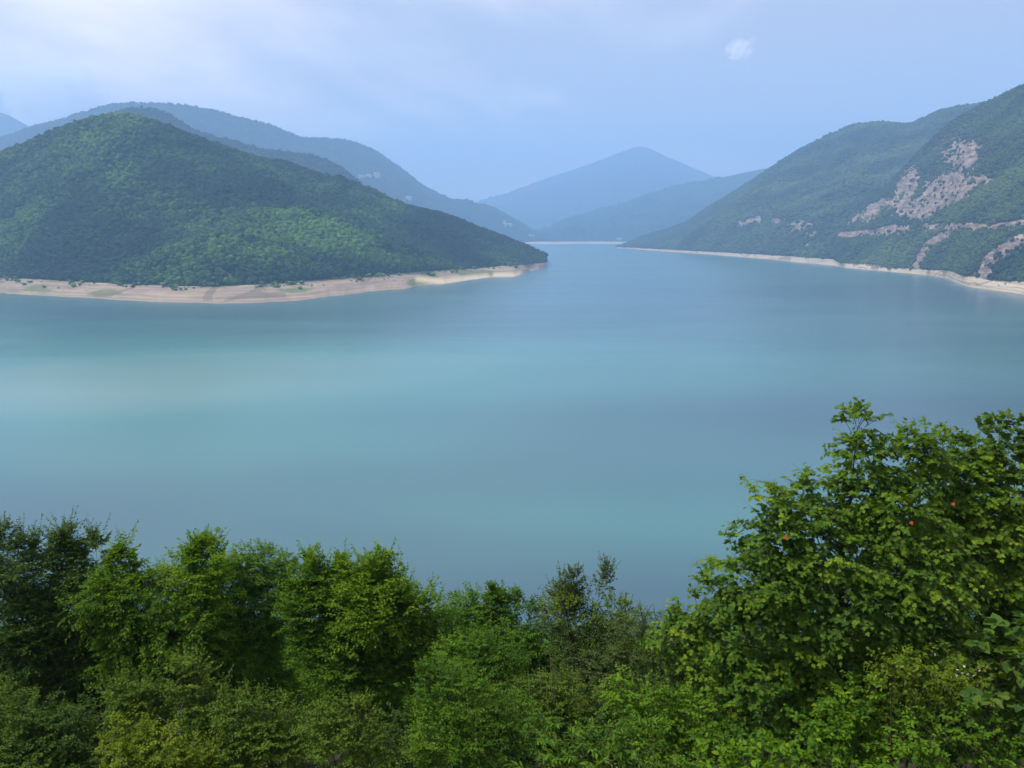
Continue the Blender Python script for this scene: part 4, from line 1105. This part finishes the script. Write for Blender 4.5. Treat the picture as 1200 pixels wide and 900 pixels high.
T('shrub', 'dark weedy shrub at the bottom edge left of the bright weeds', D=9.6, root_px=790, leaf='lance', mat=ML['mid'], size=.11, seed=41,
  lobes=[(770, 895, 50, 22, 0), (830, 885, 40, 26, 0), (870, 880, 34, 22, .3)], dens=22, slen=.28, nleaf=8, nsub=1, subn=5, upb=.5, droop=.3, jitter=.5, **SH)
T('weed', 'bright green broad leaved weed with curled tips at the bottom edge', D=8.8, root_px=890, leaf='simple', mat=ML['weed'], size=.13, seed=42,
  lobes=[(840, 898, 28, 14, 0), (870, 892, 28, 14, 0), (905, 884, 26, 16, 0), (930, 897, 26, 14, 0), (955, 892, 24, 14, .1)], dens=34, slen=.26, nleaf=6, nsub=0, upb=.7, droop=.45, jitter=.5, singles=120, cat='weed', group='weeds on the slope', woody='shrub', bark=M_STEM)
T('weed', 'tall bright green weed clump below the maple', D=10.0, root_px=985, leaf='simple', mat=ML['weed'], size=.095, seed=43,
  lobes=[(960, 845, 34, 22, 0), (1000, 820, 36, 24, .1), (1030, 850, 40, 26, -.1), (990, 870, 40, 22, -.2), (1050, 880, 44, 22, -.2), (1010, 895, 40, 16, -.3), (970, 900, 34, 14, -.3)], dens=36, slen=.30, nleaf=7, nsub=1, subn=4, upb=.6, droop=.35, jitter=.5, singles=140, cat='weed', group='weeds on the slope', woody='shrub', bark=M_STEM)
e, d = T('weed', 'yellow green vine clump with tiny white flowers under the maple edge', D=9.6, root_px=1085, leaf='simple', mat=ML['yellow'], size=.075, seed=44,
  lobes=[(1050, 785, 24, 22, 0), (1085, 780, 34, 22, 0), (1125, 790, 30, 18, 0), (1150, 800, 22, 14, .1), (1070, 810, 30, 18, .1), (1110, 815, 40, 18, .1)], dens=44, slen=.28, nleaf=7, nsub=1, subn=4, upb=.3, droop=.5, jitter=.5, singles=80, cat='weed', group='weeds on the slope', woody='shrub', bark=M_STEM)
def flower_mesh():
    v, f = [], []
    for i in range(5):
        a = i / 5 * 6.283; b = len(v)
        for (rr, da, z) in ((.15, 0, 0), (.75, -.35, .12), (1, 0, .1), (.75, .35, .12)): v.append((rr * math.cos(a + da), rr * math.sin(a + da), z))
        f.append((b, b + 1, b + 2, b + 3))
    return mesh_obj('flower', v, f, M_PETAL, link=False)
fm = flower_mesh()
r_ = np.random.default_rng(3)
for (px, py) in [(1096, 767), (1112, 782), (1122, 785), (1128, 789), (1134, 790), (1141, 792), (1121, 791), (1157, 781), (1110, 771), (1148, 786), (1130, 781), (1102, 775)]:
    c = P(px, py, 9.15); o = bpy.data.objects.new('flower', fm.data); COL.objects.link(o); o.parent = e
    o.location = c - np.array(e.location); o.rotation_euler = (R(50) + r_.normal() * .3, r_.normal() * .4, r_.uniform(0, 6)); o.scale = (.016,) * 3
T('weed', 'broad green weed clump in the bottom right corner', D=9.0, root_px=1130, leaf='simple', mat=ML['weed'], size=.085, seed=45,
  lobes=[(1090, 860, 40, 24, 0), (1140, 855, 36, 26, 0), (1180, 880, 40, 26, 0), (1110, 893, 45, 18, -.1), (1215, 860, 36, 36, .1), (1060, 898, 40, 16, -.2)], dens=40, slen=.30, nleaf=7, nsub=1, subn=4, upb=.5, droop=.4, jitter=.55, singles=80, cat='weed', group='weeds on the slope', woody='shrub', bark=M_STEM)
T('hazel_shrub', 'shrub with large round leaves at the right frame edge', D=9.3, root_px=1190, leaf='heart', mat=ML['lime'], size=.17, seed=46,
  lobes=[(1170, 765, 22, 20, 0), (1195, 790, 26, 30, 0), (1160, 820, 26, 22, -.1), (1200, 835, 30, 26, -.1), (1215, 750, 30, 34, .2)], dens=13, slen=.3, nleaf=5, nsub=1, subn=3, upb=.3, droop=.35, jitter=.45, singles=200, cat='shrub', woody='shrub', bark=M_STEM)

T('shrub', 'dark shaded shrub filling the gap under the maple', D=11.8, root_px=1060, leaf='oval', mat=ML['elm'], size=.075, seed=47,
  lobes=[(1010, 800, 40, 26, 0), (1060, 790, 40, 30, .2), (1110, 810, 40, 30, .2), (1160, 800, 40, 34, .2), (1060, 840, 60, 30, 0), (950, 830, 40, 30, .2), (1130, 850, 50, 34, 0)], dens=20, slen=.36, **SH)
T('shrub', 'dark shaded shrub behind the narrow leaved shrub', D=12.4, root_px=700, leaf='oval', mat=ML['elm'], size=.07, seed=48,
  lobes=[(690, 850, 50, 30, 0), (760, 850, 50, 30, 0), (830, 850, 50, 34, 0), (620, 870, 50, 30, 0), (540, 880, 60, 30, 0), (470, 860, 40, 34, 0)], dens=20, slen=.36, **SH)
# bare forked stem and dry stalks
def twig_thing(name, label, cat, D, segs, r0, mat, part, group=None):
    base = P(segs[0][0][0], segs[0][0][1], D)
    e = empty(name, base, label, cat, group)
    for i, pts in enumerate(segs):
        w = np.array([P(x, y, D - 0.03 * i) for x, y in pts]) - base
        path_tube(part, w, r0, r0 * .45, mat, e, sides=5, seg=6, wob=.03, seed=i)
    return e
twig_thing('bare_sapling', 'pale bare forked sapling rising out of the yellow shrub', 'sapling', 10.3,
           [[(214, 905), (212, 860), (208, 822)], [(212, 862), (195, 846), (183, 838)], [(217, 905), (228, 868), (234, 845)], [(209, 838), (214, 826), (216, 818)]], .007, M_PALEBARK, 'stem')
twig_thing('fallen_branch', 'pale bare branch slanting down in the bottom left', 'branch', 10.0, [[(118, 878), (140, 890), (160, 905)]], .006, M_PALEBARK, 'stem')
for i, (x0, y0, x1, y1) in enumerate([(646, 795, 645, 767), (633, 790, 632, 774), (649, 800, 650, 780), (640, 797, 639, 782), (620, 800, 619, 786)]):
    lab = ['tallest straight dry stalk standing in the weedy shrub', 'dry stalk left of the tallest stalk', 'dry stalk just right of the tallest stalk', 'short dry stalk close left of the tallest stalk', 'leftmost dry stalk in the weedy shrub'][i]
    e = twig_thing('dry_stalk', lab, 'stalk', 12.0, [[(x0 + 1, y0 + 22), (x0, y0), (x1, y1)]], .0065, M_DRY, 'stem', 'dry stalks standing in the shrub')
twig_thing('dead_snag', 'dark leafless twig sticking up against the water', 'twig', 15.2, [[(748, 745), (756, 722), (764, 708)], [(754, 728), (750, 712), (750, 703)]], .012, M_BARK, 'stem')

# ------------------------------------------------------------------ undergrowth between the shrubs
def undergrowth():
    r = np.random.default_rng(55); n = 26000
    y = 6 + 26 * r.random(n) ** 1.2; x = (r.random(n) * 2 - 1) * (y * .78 + 3)
    z = ground_z(x, y) + r.random(n) * .35
    p = np.stack([x, y, z], -1)
    d = unit(r.normal(size=(n, 3)) + UP * .5); nr = unit(UP + r.normal(size=(n, 3)) * .5)
    tv, tf = LEAF['small']
    V = place_leaves(tv, p, d, nr, r.uniform(.05, .10, n)); k = len(tv)
    o = mesh_obj('undergrowth', V.reshape(-1, 3), (tf[None] + (np.arange(n) * k)[:, None, None]).reshape(-1, 3), ML['elm'],
                 attrs={'leaf_var': np.repeat(r.random(n), k), 'shoot_var': np.repeat(r.random(n) * .6, k)})
    tag(o, 'dark leafy ground cover under the trees and shrubs', 'undergrowth', None, 'stuff')
undergrowth()
print('LEAVES', TOT)
